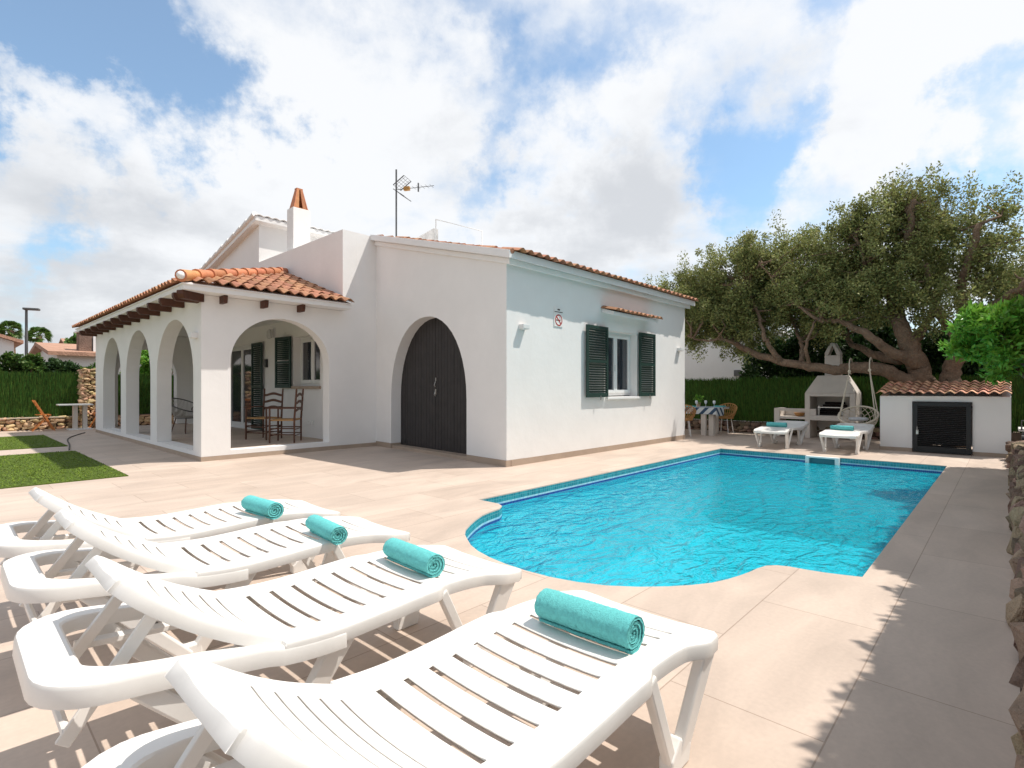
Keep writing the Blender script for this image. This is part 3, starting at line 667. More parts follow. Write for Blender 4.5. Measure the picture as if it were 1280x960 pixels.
# no-smoking style prohibition sign
sg = empty('sign', (7.11, Yw, 2.39), 'small white and red prohibition sign on the sunlit wall, between lamp and window', 'sign')
MB().box((7.0,Yw-.012,2.235),(7.235,Yw-.001,2.475)).box((7.0,Yw-.012,2.482),(7.235,Yw-.001,2.56)).build('plate', M_SIGNW, sg, bevel=.002)
def zring(c, r0, r1, y, n=28, sx=1.0):
    mb = MB()
    for i in range(n):
        a, b2 = 2*math.pi*i/n, 2*math.pi*(i+1)/n
        mb.add([(c[0]+r*math.cos(q)*sx, y, c[1]+r*math.sin(q)) for r, q in ((r0,a),(r1,a),(r1,b2),(r0,b2))], [(0,1,2,3)])
    return mb
mb = zring((7.118,2.345), .078, .098, Yw-.0145); mb.bar((7.055,Yw-.0145,2.405),(7.180,Yw-.0145,2.285),.002,.02, side=(0,1,0)); mb.build('prohibition_ring', M_RED, sg)
mb = MB(); mb.box((7.05,Yw-.0142,2.335),(7.15,Yw-.0122,2.352)).box((7.155,Yw-.0142,2.335),(7.165,Yw-.0122,2.352)).bar((7.16,Yw-.0132,2.36),(7.14,Yw-.0132,2.40),.002,.008, side=(0,1,0)).box((7.085,Yw-.0142,2.51),(7.15,Yw-.0122,2.535)).box((7.01,Yw-.0142,2.476),(7.225,Yw-.0122,2.488)); mb.build('pictogram', M_INK, sg)

# ------------------------------------------------------------------ sun loungers
def sstep(a, b_, x): q = max(0, min(1, (x-a)/(b_-a))); return q*q*(3-2*q)
RZ = [(0,.475),(.10,.478),(.25,.462),(.45,.428),(.64,.402),(.82,.386),(1.0,.392),(1.2,.402),(1.4,.402),(1.6,.375),(1.77,.338)]
def rail_z(x): return float(np.interp(x, [a for a, _ in RZ], [c for _, c in RZ]))
def rail_zs(x): return sum(rail_z(x+d) for d in (-.08,-.04,0,.04,.08))/5
def shell(mb, xs, frame, halfw, slots, slot_hw, dish=.012, skirt=.048):
    """thin moulded sheet with rounded-over edges; frame(x) -> (origin, normal) of the section"""
    prof = [(-1,-skirt,1),(-1,-.010,1),(-.988,-.002,1),(-.965,0,1)] 
    inner = [-.62,-.6,-.4,-.2,0,.2,.4,.6,.62]
    row = []; 
    def pts(x, last=0):
        o, nrm, tan = frame(x); hw = halfw(x); P = []
        for s_ in (-1,):
            for q, dz, _ in prof: P.append((q*hw, dz))
        k_ = min(slot_hw/.6, hw*.92/.62)
        for q in inner: P.append((q*k_, -dish*(1-(q/.75)**2)))
        for q, dz, _ in prof[::-1]: P.append((-q*hw, dz))
        return [o + Vector((0, y_, 0)) + nrm*dz for y_, dz in P]
    rows = [pts(x) for x in xs]; n = len(rows[0]); base = len(mb.v)
    # ends rolled over
    for k, sgn in ((0,-1),(-1,1)):
        o, nrm, tan = frame(xs[k]); 
        extra = []; hx = halfw(xs[k]); dzs = [q[1] for q in prof] + [-dish*(1-(q/.75)**2) for q in inner] + [q[1] for q in prof[::-1]]
        for off, dd in ((.007,-.002),(.011,-.010),(.012,-skirt)):
            extra.append([p + tan*sgn*off + nrm*(min(dz, dd) - dz) for p, dz in zip(rows[k], dzs)])
        if k == 0: first = extra[::-1]
        else: lastr = extra
    rows = first + rows + lastr; flags = [None]*3 + list(xs) + [None]*3
    mb.v += [tuple(p) for r_ in rows for p in r_]
    for i in range(len(rows)-1):
        a, c = flags[i], flags[i+1]; sl_ = a is not None and c is not None and any(abs((a+c)/2 - q) < .004 for q in slots)
        for j in range(n-1):
            if sl_ and 5 <= j <= n-7: continue
            mb.f.append((base+i*n+j, base+i*n+j+1, base+(i+1)*n+j+1, base+(i+1)*n+j))
def solid(o, th=.009, sub=0):
    md = o.modifiers.new('solid', 'SOLIDIFY'); md.thickness = th; md.offset = -1
    wn_ = o.modifiers.new('weighted', 'WEIGHTED_NORMAL'); wn_.keep_sharp = True; wn_.weight = 80
    return o
def make_lounger(label, raised=True):
    root = empty('sun_lounger', (0,0,0), label, 'sun lounger', 'white plastic sun loungers round the pool')
    # seat with slots
    slots = [.715 + .0885*k for k in range(11)]
    xs = sorted({.645,.66,1.74,1.755,1.765} | {round(q+d,4) for q in slots for d in (-.0105,.0105)} | {round(q+.044,4) for q in slots})
    def hw(x):
        base_ = .318 - .022*sstep(1.24,1.29,x)*(1-sstep(1.50,1.62,x)) + .006*sstep(1.5,1.7,x)
        if x > 1.66: base_ -= .07*(1-math.sqrt(max(0,1-((x-1.66)/.115)**2)))
        return base_
    def fr(x):
        z = rail_zs(x) + .002; dz = (rail_zs(x+.01)-rail_zs(x-.01))/.02; tan = Vector((1,0,dz)).normalized()
        return Vector((x,0,z)), Vector((-tan.z,0,tan.x)), tan
    mb = MB(); shell(mb, xs, fr, hw, slots, .205); solid(mb.build('seat', M_PLASTIC, root, smooth=True, auto=38, recalc=True))
    # backrest
    b0 = Vector((.640,0,.410)); a0_, a1_ = (25, 17) if raised else (5, 3); BL = .47; bs = [.045 + .062*k for k in range(5)]
    def bfr(s_):
        # s along the backrest from the hinge; gentle recurve
        ang = R(a0_ + a1_*sstep(0,.5,s_)); 
        p = b0.copy(); k = 12
        for q in range(k):
            a = R(a0_ + a1_*sstep(0,.5,s_*(q+.5)/k)); p += Vector((-math.cos(a),0,math.sin(a)))*(s_/k)
        tan = Vector((-math.cos(ang),0,math.sin(ang))); return p, Vector((math.sin(ang),0,math.cos(ang))), tan
    def bhw(s_):
        w_ = .285 - .045*s_/.36
        if s_ > .36: w_ -= .085*(1-math.sqrt(max(0,1-((s_-.36)/.115)**2)))
        return w_
    bx_ = sorted({0,.012,.36,.385,.41,.43,.445,.457,.466,.472} | {round(q+d,4) for q in bs for d in (-.0075,.0075)} | {round(q+.031,4) for q in bs})
    mb = MB(); shell(mb, bx_, bfr, bhw, bs, .19, dish=.014, skirt=.040); solid(mb.build('backrest', M_PLASTIC, root, smooth=True, auto=38))
    # U-shaped head frame: flat top rail with inner and outer skirts swept round the head end
    path = []; hwid = .268
    for x in np.linspace(.84, .21, 13): path.append((x, -hwid))
    for a in np.linspace(0, 90, 7)[1:]: path.append((.21 - .11*math.sin(R(a)), -hwid + .11*(1-math.cos(R(a)))))
    for y in np.linspace(-.13, .13, 5): path.append((.10, y))
    for a in np.linspace(90, 0, 7)[:-1]: path.append((.21 - .11*math.sin(R(a)), hwid - .11*(1-math.cos(R(a)))))
    for x in np.linspace(.21, .84, 13): path.append((x, hwid))
    prof = [(-.052,-.045),(-.051,-.006),(-.045,0),(.040,.001),(.048,-.002),(.053,-.012),(.056,-.054)]
    mb = MB(); n = len(prof); rows = []
    for i, (x, y) in enumerate(path):
        a = path[max(0,i-1)]; c = path[min(len(path)-1,i+1)]; d = Vector((c[0]-a[0], c[1]-a[1])).normalized(); nr = Vector((-d.y, d.x)) * -1
        # outward normal
        if nr.dot(Vector((x-.5, y))) < 0 and x > .22: nr = nr if nr.y*y > 0 else -nr
        if x <= .22 and nr.dot(Vector((x-.4, y))) < 0: nr = -nr
        wide = 1 + .06*(1-sstep(.1,.3,x)); drop = .013*sstep(.55,.66,x)
        thin = 1 - .55*sstep(.14,.32,x)
        for q, dz in prof:
            w_ = q*(wide if q < 0 else 1) * (thin if q < 0 else 1)
            rows.append((x + nr.x*w_, y + nr.y*w_, rail_zs(x) + dz - drop))
    base = 0; mb.v = rows
    for i in range(len(path)-1):
        for j in range(n-1): mb.f.append((i*n+j, i*n+j+1, (i+1)*n+j+1, (i+1)*n+j))
    solid(mb.build('head_frame', M_PLASTIC, root, smooth=True, auto=38), .008)
    # legs
    for s_ in (-1, 1):
        mb = MB()                                # foot end: thick strut, thin strut and shoe
        mb.bar((1.665, s_*.296, .345), (1.525, s_*.262, .03), .10, .036, side=(1,0,.3), w2=.078)
        mb.bar((1.28, s_*.288, .375), (1.475, s_*.258, .02), .044, .032, side=(1,0,.4))
        mb.add([(1.44,s_*.235,0),(1.56,s_*.235,0),(1.575,s_*.235,.055),(1.50,s_*.235,.10),(1.44,s_*.235,.05),(1.44,s_*.283,0),(1.56,s_*.283,0),(1.575,s_*.283,.055),(1.50,s_*.283,.10),(1.44,s_*.283,.05)],
               [(0,1,2,3,4),(5,6,7,8,9),(0,1,6,5),(1,2,7,6),(2,3,8,7),(3,4,9,8),(4,0,5,9)])
        mb.build('leg', M_PLASTIC, root, bevel=.007)
        mb = MB()                                # head end: V of two struts
        mb.bar((.85, s_*.292, .365), (.64, s_*.258, .03), .095, .034, side=(1,0,.4), w2=.055)
        mb.bar((.25, s_*.278, .424), (.61, s_*.262, .035), .074, .058, side=(0,1,0), w2=.05, h2=.05)
        mb.obox((.62, s_*.258, .045), (.045,0,0), (0,.022,0), (0,0,.04))
        mb.build('leg', M_PLASTIC, root, bevel=.008)
        w_ = MB().tube([(.60, s_*.20, .037), (.60, s_*.232, .037)], .037, 18).build('wheel', M_PLASTIC, root, smooth=True, auto=40)
        MB().tube([(.60, s_*.19, .037), (.60, s_*.24, .037)], .012, 10).build('hub', M_IRON, w_)
        if raised: MB().bar((.34, s_*.155, .575), (.115, s_*.17, .275), .036, .016, side=(1,0,.7)).build('prop', M_PLASTIC, root, bevel=.003)
    MB().tube([(.125,-.17,.30),(.125,.17,.30)], .012, 8).build('cross_bar', M_PLASTIC, root)
    for s_ in (-1,1): MB().bar((.19,s_*.20,.385),(.78,s_*.20,.335),.02,.045).build('rack', M_PLASTIC, root, bevel=.003)
    for s_ in (-1,1): MB().tube([(.632,s_*.19,.398),(.632,s_*.255,.398)], .012, 10).build('hinge', M_PLASTIC, root, smooth=True)
    return root
LL = ['nearest white plastic sun lounger, with the towel closest to the camera on it',
      'white plastic sun lounger second from the camera, its wide head frame fully in view',
      'white plastic sun lounger third from the camera in the near row',
      'farthest white plastic sun lounger of the near row, next to the lawn',
      'far white sun lounger across the pool, in front of the counter left of the barbecue',
      'far white sun lounger across the pool, in front of the hanging chair']
# (foot-end x, centre y, turn)
SP = [(1.86, 1.03, 0), (1.875, 1.96, 0), (1.90, 2.87, 0), (1.885, 3.65, 0), (11.15, 3.43, 180), (11.08, 2.24, 180)]
proto = make_lounger(LL[0]); proto2 = make_lounger(LL[4], raised=False)
def make_towel(label, Lh=.18, r=.062, seed=1):
    g_ = np.random.default_rng(seed); mb = MB()
    # spiral section swept along y
    nT = 150; turns = 3.6; th = .0125; sec_o = []; sec_i = []
    for i in range(nT+1):
        a = 2*math.pi*turns*i/nT; rad = r - (r-.008)*(i/nT)
        a0 = a - math.pi*.62
        sec_o.append((rad*math.cos(a0), rad*math.sin(a0)*.92)); ri = rad-th*.86; sec_i.append((ri*math.cos(a0), ri*math.sin(a0)*.92))
    sec = sec_o + sec_i[::-1]; n = len(sec); ny = 110; base = 0
    V_ = np.zeros((ny, n, 3)); ys = np.linspace(-Lh, Lh, ny)
    s0 = np.array(sec)
    telescop = np.concatenate([np.linspace(0,.010,nT+1), np.linspace(.010,0,nT+1)])
    for k, y in enumerate(ys):
        q = s0.copy(); e_ = min(1, (Lh-abs(y))/.012); q = q*(1-.035*(1-e_)**2) 
        q *= 1 + .010*math.sin(y*23+seed) + .008*math.sin(y*61)
        V_[k,:,0] = q[:,0]; V_[k,:,1] = y + math.copysign(1, y)*(-telescop)*abs(y)/Lh; V_[k,:,2] = q[:,1]
    V_ += g_.normal(0, .0008, V_.shape); V_[:,:,2] += r*.92
    V_[:,:,2] = np.maximum(V_[:,:,2], .001)
    v = V_.reshape(-1,3); F = []
    for k in range(ny-1):
        for j in range(n): F.append((k*n+j, k*n+(j+1)%n, (k+1)*n+(j+1)%n, (k+1)*n+j))
    for k in (0, ny-1):
        for j in range(nT): F.append((k*n+j, k*n+j+1, k*n+n-2-j, k*n+n-1-j))
    o = fast_mesh('rolled_towel', v, np.array(F), M_TOWEL); o.data.polygons.foreach_set('use_smooth', [True]*len(o.data.polygons))
    tag(o, label, 'towel', 'rolled turquoise towels on the loungers'); return o
TL = ['rolled turquoise towel on the nearest sun lounger, the largest towel in view',
      'rolled turquoise towel on the second nearest sun lounger',
      'rolled turquoise towel on the third sun lounger of the near row',
      'rolled turquoise towel on the farthest lounger of the near row, near the lawn',
      'rolled turquoise towel on the far lounger in front of the counter',
      'rolled turquoise towel on the far lounger in front of the hanging chair']
TW = [(1.43, 1.00, 2), (1.44, 1.95, -3), (1.41, 2.68, -6), (1.385, 3.45, 4), (11.85, 3.50, 1), (11.72, 2.30, -2)]
fam = {p.name: (CHILD(p), {k.name: CHILD(k) for k in CHILD(p)}) for p in (proto, proto2)}
for i, (fx, cy, rot) in enumerate(SP):
    src = proto if i < 4 else proto2; kids, grand = fam[src.name]
    if i in (0, 4): r_ = src
    else:
        r_ = src.copy(); col.objects.link(r_)
        for k in kids:
            c_ = k.copy(); col.objects.link(c_); c_.parent = r_
            for g_ in grand[k.name]: d_ = g_.copy(); col.objects.link(d_); d_.parent = c_
    r_['label'] = LL[i]
    r_.location = (fx-1.775, cy, 0) if rot == 0 else (fx+1.775-.02, cy, 0); r_.rotation_euler.z = R(rot)
    o = make_towel(TL[i], Lh=.178 if i < 4 else .19, r=.060 - .003*(i % 3) + (.004 if i == 0 else 0), seed=i+1)
    tx, ty, ta = TW[i]; lx = tx - (fx-1.775) if rot == 0 else (fx+1.755) - tx
    o.location = (tx, ty, rail_zs(lx) - .006); o.rotation_euler.z = R(ta)

# ------------------------------------------------------------------ porch chairs
def ladder_chair(label, loc, rz):
    e = empty('ladder_back_chair', (0,0,0), label, 'chair', 'dark wooden ladder back chairs under the porch')
    # local: faces +x, back at -x
    w, d, sh = .24, .22, .45
    for sy in (-1,1):
        MB().tube([(-d,sy*w,0),(-d,sy*w,.45),(-d-.04,sy*w,1.02),(-d-.045,sy*w,1.05)], [.016,.020,.018,.010], 10).build('leg', M_WOODC, e, smooth=True, auto=50)
        MB().tube([(d+.01,sy*(w+.02),0),(d+.01,sy*(w+.02),.25),(d+.01,sy*(w+.02),.66),(d+.01,sy*(w+.02),.68)], [.016,.021,.017,.012], 10).build('leg', M_WOODC, e, smooth=True, auto=50)
        MB().bar((-d-.015,sy*w,.67),(d+.05,sy*(w+.02),.67),.022,.045, side=(0,0,1)).build('armrest', M_WOODC, e, bevel=.006)
    mb = MB()
    for z in (.14,.26):
        for sy in (-1,1): mb.tube([(-d,sy*w,z+.02),(d,sy*(w+.02),z+.02)], .011, 8)
        mb.tube([(d,-w,z),(d,w,z)], .012, 8); mb.tube([(-d,-w,z),(-d,w,z)], .010, 8)
    mb.build('stretchers', M_WOODC, e, smooth=True)
    for z in (.62,.76,.90):
        pts = [(y, .05+.022*math.cos(y/w*math.pi*1.0)) for y in np.linspace(-w,w,13)]
        poly = [(y, 0+.018*math.cos(y/w*math.pi)) for y in np.linspace(-w,w,13)] + [(y, q) for y, q in pts[::-1]]
        MB().prism(poly, (-d-.03-.04*(z-.45), 0, z), (0,1,0), (0,0,1), (.014,0,0)).build('back_slat', M_WOODC, e)
    MB().box((-d,-w,.425),(d+.02,w,.455)).build('seat', M_RUSH, e, bevel=.014, seg=3)
    e.location = loc; e.rotation_euler.z = R(rz); return e
# near chair seen from its side, far chair turned towards us
ladder_chair('dark wooden ladder-back armchair with rush seat, the nearer one by the arch opening', (4.66, 10.42, FZ-.012), 140)
ladder_chair('dark wooden ladder-back armchair with rush seat, the one further inside beside the door shutter', (4.62, 11.35, FZ-.012), 205)
def rope_chair(label, loc, rz):
    e = empty('rope_chair', (0,0,0), label, 'chair', 'grey cord armchairs inside the arcade')
    mb = MB(); rim = []
    for i in range(24):
        a = 2*math.pi*i/24; rim.append((.36*math.cos(a)*1.0-.02, .36*math.sin(a), .66 + .16*(-math.cos(a))))
    mb.tube(rim, .014, 8, closed=True); base_ = [(.22*math.cos(2*math.pi*i/24)+.02, .22*math.sin(2*math.pi*i/24), .36) for i in range(24)]; mb.tube(base_, .012, 8, closed=True)
    fo = mb.build('frame', M_IRON, e, smooth=True)
    mb = MB()
    for i in range(72):
        a = 2*math.pi*i/72
        if abs(((a+math.pi) % (2*math.pi))-math.pi) < .75: continue
        p = (.36*math.cos(a)-.02, .36*math.sin(a), .66-.16*math.cos(a)); q = (.22*math.cos(a)+.02, .22*math.sin(a), .36); mb.tube([p,q], .005, 5)
    mb.lathe([(.0,.35),(.21,.35),(.225,.37),(.20,.40),(.0,.405)], (0.02,0,0), 20); mb.build('seat', M_GREY, e)
    for k in range(4):
        a = R(45+90*k); MB().tube([(.20*math.cos(a)+.02,.20*math.sin(a),.36),(.29*math.cos(a),.29*math.sin(a),0)], .012, 8).build('leg', M_WOODC, e)
    e.location = loc; e.rotation_euler.z = R(rz); return e
rope_chair('grey cord armchair inside the arcade, nearer one behind the nearest side arch', (4.15, 13.15, FZ-.012), 100)
rope_chair('grey cord armchair inside the arcade, farther one partly behind the other', (3.95, 14.2, FZ-.012), -60)

# ------------------------------------------------------------------ bistro set by the left fence
def folding_chair(label, loc, rz):
    e = empty('folding_chair', (0,0,0), label, 'chair', 'orange folding chairs by the stone wall')
    for sy in (-1,1):
        MB().bar((-.20,sy*.2,.86),(.24,sy*.2,0),.035,.02, side=(1,0,.4)).build('leg', M_TEAK, e); MB().bar((.16,sy*.175,.45),(-.24,sy*.175,0),.03,.02, side=(1,0,.4)).build('leg', M_TEAK, e)
    mb = MB()
    for z in (.58,.68,.78): mb.bar((-.06-(z-.58)*.5,-.2,z),(-.06-(z-.58)*.5,.2,z),.07,.012, side=(0,0,1))
    mb.build('backrest', M_TEAK, e); mb = MB()
    for x in (-.12,-.04,.04,.12): mb.bar((x,-.2,.45),(x,.2,.45),.015,.06, side=(0,0,1))
    mb.build('seat', M_TEAK, e); e.location = loc; e.rotation_euler.z = R(rz)
folding_chair('orange wooden folding chair standing alone left of the white garden table', (1.98, 19.9, 0), 0)
folding_chair('orange wooden folding chair between white garden table and arcade corner', (3.3, 20.0, 0), 160)
e = empty('garden_table', (2.75,19.75,0), 'white rectangular garden table beside the stone wall at far left', 'table')
MB().box((2.28,19.45,.70),(3.05,20.05,.735)).build('tabletop', M_PVC, e, bevel=.005); MB().box((2.62,19.65,.03),(2.72,19.85,.70)).build('leg', M_CONC, e); MB().box((2.84,19.65,.03),(2.94,19.85,.70)).build('leg', M_CONC, e); MB().box((2.50,19.5,0),(3.05,20.0,.03)).build('base', M_PVC, e)
o = MB().tube([(1.7+.9*t_**1.6+.06*math.sin(t_*7), 13.2+4.8*t_, .012) for t_ in np.linspace(0,1,26)], .012, 8).build('garden_hose', mat('dark_hose',(.05,.045,.04),.6)); tag(o, 'dark garden hose lying on the paving between lawn and arcade', 'hose')
e = empty('paving_block', (.55, 18.6, 0), 'low white block on the paving at the far left edge', 'planter base'); MB().box((.1,18.5,0),(.85,19.1,.06)).build('slab', M_WALLD, e, bevel=.01)

# ------------------------------------------------------------------ stone walls and artificial hedges
ico = bmesh.new(); bmesh.ops.create_icosphere(ico, subdivisions=2, radius=1); ICV = np.array([v.co[:] for v in ico.verts]); ICF = [tuple(v.index for v in f.verts) for f in ico.faces]; ico.free()
def stones(mb, boxes, seed=1, rough=.22):
    g_ = np.random.default_rng(seed)
    for (c, hs) in boxes:
        v = ICV.copy(); v = np.sign(v)*np.abs(v)**.5
        k = g_.normal(size=(4,3)); 
        for q in k: v *= (1 + rough*.35*np.sin(v@q*1.8 + g_.random()*6))[:,None]
        a = g_.uniform(-.35,.35); ca, sa = math.cos(a), math.sin(a)
        v = v*np.array(hs); 
        x, z = v[:,0]*ca - v[:,2]*sa, v[:,0]*sa + v[:,2]*ca
        if hs[0] < hs[1]*.99: y2, z = v[:,1]*ca - v[:,2]*sa, v[:,1]*sa + v[:,2]*ca; v = np.stack([v[:,0], y2, z],1)
        else: v = np.stack([x, v[:,1], z],1)
        mb.add((v+np.array(c)).tolist(), ICF)
def rubble(x0, x1, axis, other, z0, z1, seed, sx=(.05,.12), sz=(.03,.055), depth=.09):
    g_ = np.random.default_rng(seed); out_ = []; z = z0
    while z < z1 - .02:
        h_ = g_.uniform(*sz); p = x0 - g_.uniform(0,.1)
        while p < x1:
            w_ = g_.uniform(*sx); c1 = p + w_; zz = z + h_ + g_.normal(0,.008)
            if axis == 'x': out_.append(((c1, other + g_.normal(0,.012), zz), (w_*.98, depth, h_*1.02)))
            else: out_.append(((other + g_.normal(0,.012), c1, zz), (depth, w_*.98, h_*1.02)))
            p += 2*w_
        z += 2*h_*.93
    return out_
def hedge_screen(name, p0, p1, z0, z1, nrm, label, n, m=M_HEDGE):
    p0, p1, nrm = Vector(p0), Vector(p1), Vector(nrm); u = (p1-p0).normalized(); L_ = (p1-p0).length
    e = empty(name, (p0.x,p0.y,0), label, 'hedge screen')
    MB().prism([(0,z0),(L_,z0),(L_,z1-.06),(0,z1-.06)], p0 - nrm*.05, u, (0,0,1), nrm*.05).build('backing', M_HEDGEB, e)
    s_ = rng.uniform(0, L_, n); z = rng.uniform(z0-.02, z1-.10, n); hgt = rng.uniform(.10, .26, n)
    top = z1 + .05*np.sin(s_*3.1)*.3 + rng.normal(0,.028,n)
    zt_ = np.minimum(z+hgt, top)
    base = np.array(p0)[None,:] + np.array(u)[None,:]*s_[:,None] + np.array(nrm)[None,:]*rng.uniform(.0,.03,n)[:,None]; base[:,2] = z
    tip = base + np.array(u)[None,:]*rng.normal(0,.014,n)[:,None] + np.array(nrm)[None,:]*rng.uniform(.015,.06,n)[:,None]; tip[:,2] = zt_
    w = np.array(u)[None,:]*.006 + np.array(nrm)[None,:]*rng.uniform(-.005,.005,n)[:,None]
    v = np.stack([base-w, base+w, tip+w*.4, tip-w*.4], 1).reshape(-1,3)
    fast_mesh('strands', v, np.arange(n*4).reshape(-1,4), m, e); return e
YF = 20.5
hedge_screen('hedge_screen', (-6, YF, 0), (13, YF, 0), .36, 1.66, (0,-1,0), 'green artificial heather screen on the low stone wall at the left end of the garden', 60000)
mb = MB(); stones(mb, rubble(-4.5, 3.2, 'x', YF-.10, 0, .33, 5), 5, rough=.5); 
w_ = empty('stone_wall', (0,YF,0), 'low honey stone wall under the green screen at the far left', 'wall')
mb.build('stones', M_ROCK, w_, smooth=True); MB().box((-6,YF-.1,0),(13,YF+.12,.36)).build('core', M_MORTAR, w_); MB().box((-6,YF-.2,.335),(3.25,YF+.1,.365)).build('coping', mat('lime_coping',(.55,.46,.36),.9,noise=(5,.15)), w_)
mb = MB(); stones(mb, rubble(3.3, 12.5, 'x', YF-.10, 0, .33, 6, sx=(.1,.2))); mb.build('stones', M_ROCK, w_, smooth=True)
pl = empty('stone_pillar', (3.12,YF-.2,0), 'tall honey coloured rubble stone pillar between the green screen and the arcade', 'pillar')
mb = MB(); stones(mb, rubble(2.93, 3.32, 'x', YF-.30, 0, 1.72, 8, sx=(.04,.09), sz=(.028,.05)) + rubble(YF-.3, YF+.05, 'y', 2.93, 0, 1.72, 9), 8, rough=.5); mb.build('stones', M_ROCK, pl, smooth=True)
MB().box((2.93,YF-.3,0),(3.42,YF+.1,1.72)).build('core', M_MORTAR, pl); MB().box((2.86,YF-.38,1.72),(3.46,YF+.14,1.76)).build('cap_stone', M_ROCK, pl, bevel=.01)
# screen at the far right end
XF = 15.05
hedge_screen('hedge_screen', (XF, 12.0, 0), (XF, -3.0, 0), .30, 1.47, (-1,0,0), 'dark green artificial heather screen behind the dining table and the barbecue', 60000)
w_ = empty('stone_wall', (XF,6,0), 'low rough stone border along the foot of the screen behind the dining set', 'wall')
mb = MB(); stones(mb, rubble(1.0, 9.0, 'y', XF-.12, 0, .27, 11, sx=(.06,.13))); mb.build('stones', M_ROCKG, w_, smooth=True); MB().box((XF-.12,-3,0),(XF+.1,12,.28)).build('core', M_MORTAR, w_)
# rough rock border along the right edge of the terrace
w_ = empty('rock_border', (8,-.2,0), 'rough brown rock border along the right edge of the terrace', 'rock border')
g_ = np.random.default_rng(12); bs_ = []
x = .9
while x < 12.3:
    s_ = g_.uniform(.08,.17); 
    bs_.append(((x, -.13+g_.normal(0,.02), s_*.55), (s_*.72, .085, s_*.75))); bs_.append(((x+g_.uniform(-.1,.1), -.20+g_.normal(0,.03), .20+g_.uniform(-.03,.05)), (s_*.8, .10, .085)))
    bs_.append(((x+g_.uniform(-.1,.1), -.36, .24+g_.uniform(-.04,.06)), (s_, .14, .11))); x += s_*1.15
mb = MB(); stones(mb, bs_, 13, rough=.4); mb.build('rocks', M_ROCKG, w_, smooth=False)
o = MB().box((0,-8,-.05),(15,-.28,.17)).build('soil_bed', M_SOIL); tag(o, kind='structure')

# ------------------------------------------------------------------ shed
sh = empty('pool_shed', (12.47,.87,0), 'low white pool shed with wavy tiled roof and black louvred door', 'shed')
mb = MB(); SX = 12.47
mb.prism([(0,.07),(1.35,.07),(1.35,1.24),(0,1.045)], (SX,-.06,0), (1,0,0), (0,0,1), (0,.12,0)).prism([(0,.07),(1.35,.07),(1.35,1.24),(0,1.045)], (SX,1.68,0), (1,0,0), (0,0,1), (0,.123,0))
mb.box((SX,.06,.07),(SX+.12,.44,1.05)).box((SX,1.30,.07),(SX+.12,1.68,1.05)).box((SX,.44,.95),(SX+.12,1.30,1.05)).box((SX+1.23,.06,.07),(SX+1.35,1.68,1.22))
mb.build('wall', M_WALL, sh)
MB().box((SX-.01,-.068,-.01),(SX+1.36,.44,.068)).build('skirting', M_SKIRT, sh); MB().box((SX-.01,1.30,-.01),(SX+1.36,1.81,.068)).build('skirting', M_SKIRT, sh)
mb = MB(); tiles(mb, (SX-.07, 1.86, 1.075), (0,-1,0), Vector((1,0,.16)), 13, 5, .1485, .29, .045, lift=.03); mb.build('roof', M_TILEO, sh, smooth=True, auto=40)
a, c = MB(), MB(); louvre(a, c, (SX-.022, 1.285, .015), (0,-1,0), (-1,0,0), .83, .92, 22, fr=.07, th=.03, mid=False)
d_ = a.build('door', M_BLACK, sh, bevel=.003); c.build('slats', M_BLACK, d_); MB().box((SX-.07,1.20,.34),(SX-.053,1.235,.42)).tube([(SX-.075,1.218,.40),(SX-.09,1.218,.44),(SX-.075,1.218,.48)], .006, 6).build('padlock', M_METAL, d_)
MB().box((SX-.05,.44,.84),(SX-.02,.462,.88)).build('hinge', M_BLACK, d_); MB().box((SX-.05,.44,.03),(SX-.02,.462,.07)).build('hinge', M_BLACK, d_)

# ------------------------------------------------------------------ barbecue
bq = empty('barbecue', (14.2,3.1,0), 'white masonry barbecue with sloped hood, dark grill opening and side counter', 'barbecue')
BX = 14.2; y0, y1 = 2.52, 3.56
mb = MB()
mb.box((BX,y1-.11,0),(BX+.75,y1,1.08)).box((BX,y0,0),(BX+.75,y0+.11,1.08)).box((BX+.65,y0+.11,0),(BX+.75,y1-.11,1.08)).box((BX,y0+.11,.43),(BX+.65,y1-.11,.55)).box((BX,y0+.11,1.0),(BX+.1,y1-.11,1.08))
mb.box((BX-.01,y1-.24,.55),(BX+.12,y1-.11,.70)).box((BX-.01,y0+.11,.55),(BX+.12,y0+.24,.70))
mb.build('body', M_CONC, bq, bevel=.008)
mb = MB(); ym = (y0+y1)/2
mb.add([(BX,y0,1.082),(BX+.75,y0,1.082),(BX+.75,y1,1.082),(BX,y1,1.082),(BX+.22,ym-.30,1.50),(BX+.6,ym-.30,1.50),(BX+.6,ym+.30,1.50),(BX+.22,ym+.30,1.50)], [(0,1,2,3),(4,5,6,7),(0,1,5,4),(1,2,6,5),(2,3,7,6),(3,0,4,7)]); mb.build('hood', M_CONC, bq, bevel=.012)
mb = MB(); cw = .16; mb.box((BX+.28,ym-cw,1.50),(BX+.54,ym+cw,1.98)); 
for sy in (-1,1): mb.prism([(sy*cw,1.98),(sy*cw,2.04),(sy*.05,2.27),(0,2.28),(0,2.22),(sy*.09,1.98)], (BX+.28,ym,0), (0,1,0), (0,0,1), (.26,0,0))
mb.build('chimney', M_CONC, bq, bevel=.01)
mb = MB(); g2 = random.Random(4)
for k in range(5):
    wdt = .34 - .045*max(0,k-1); mb.box((BX+.50,ym-wdt,.56+k*.062),(BX+.63,ym+wdt,.56+k*.062+.055))
mb.box((BX+.12,y0+.24,.551),(BX+.62,y1-.24,.575)); mb.build('firebricks', M_SOOT, bq)
mb = MB().bar((BX+.1,y0+.26,.74),(BX+.1,y1-.26,.74),.02,.02)
for k in range(14): y = y0+.28+k*.036; mb.tube([(BX+.1,y,.745),(BX+.48,y,.745)], .005, 5)
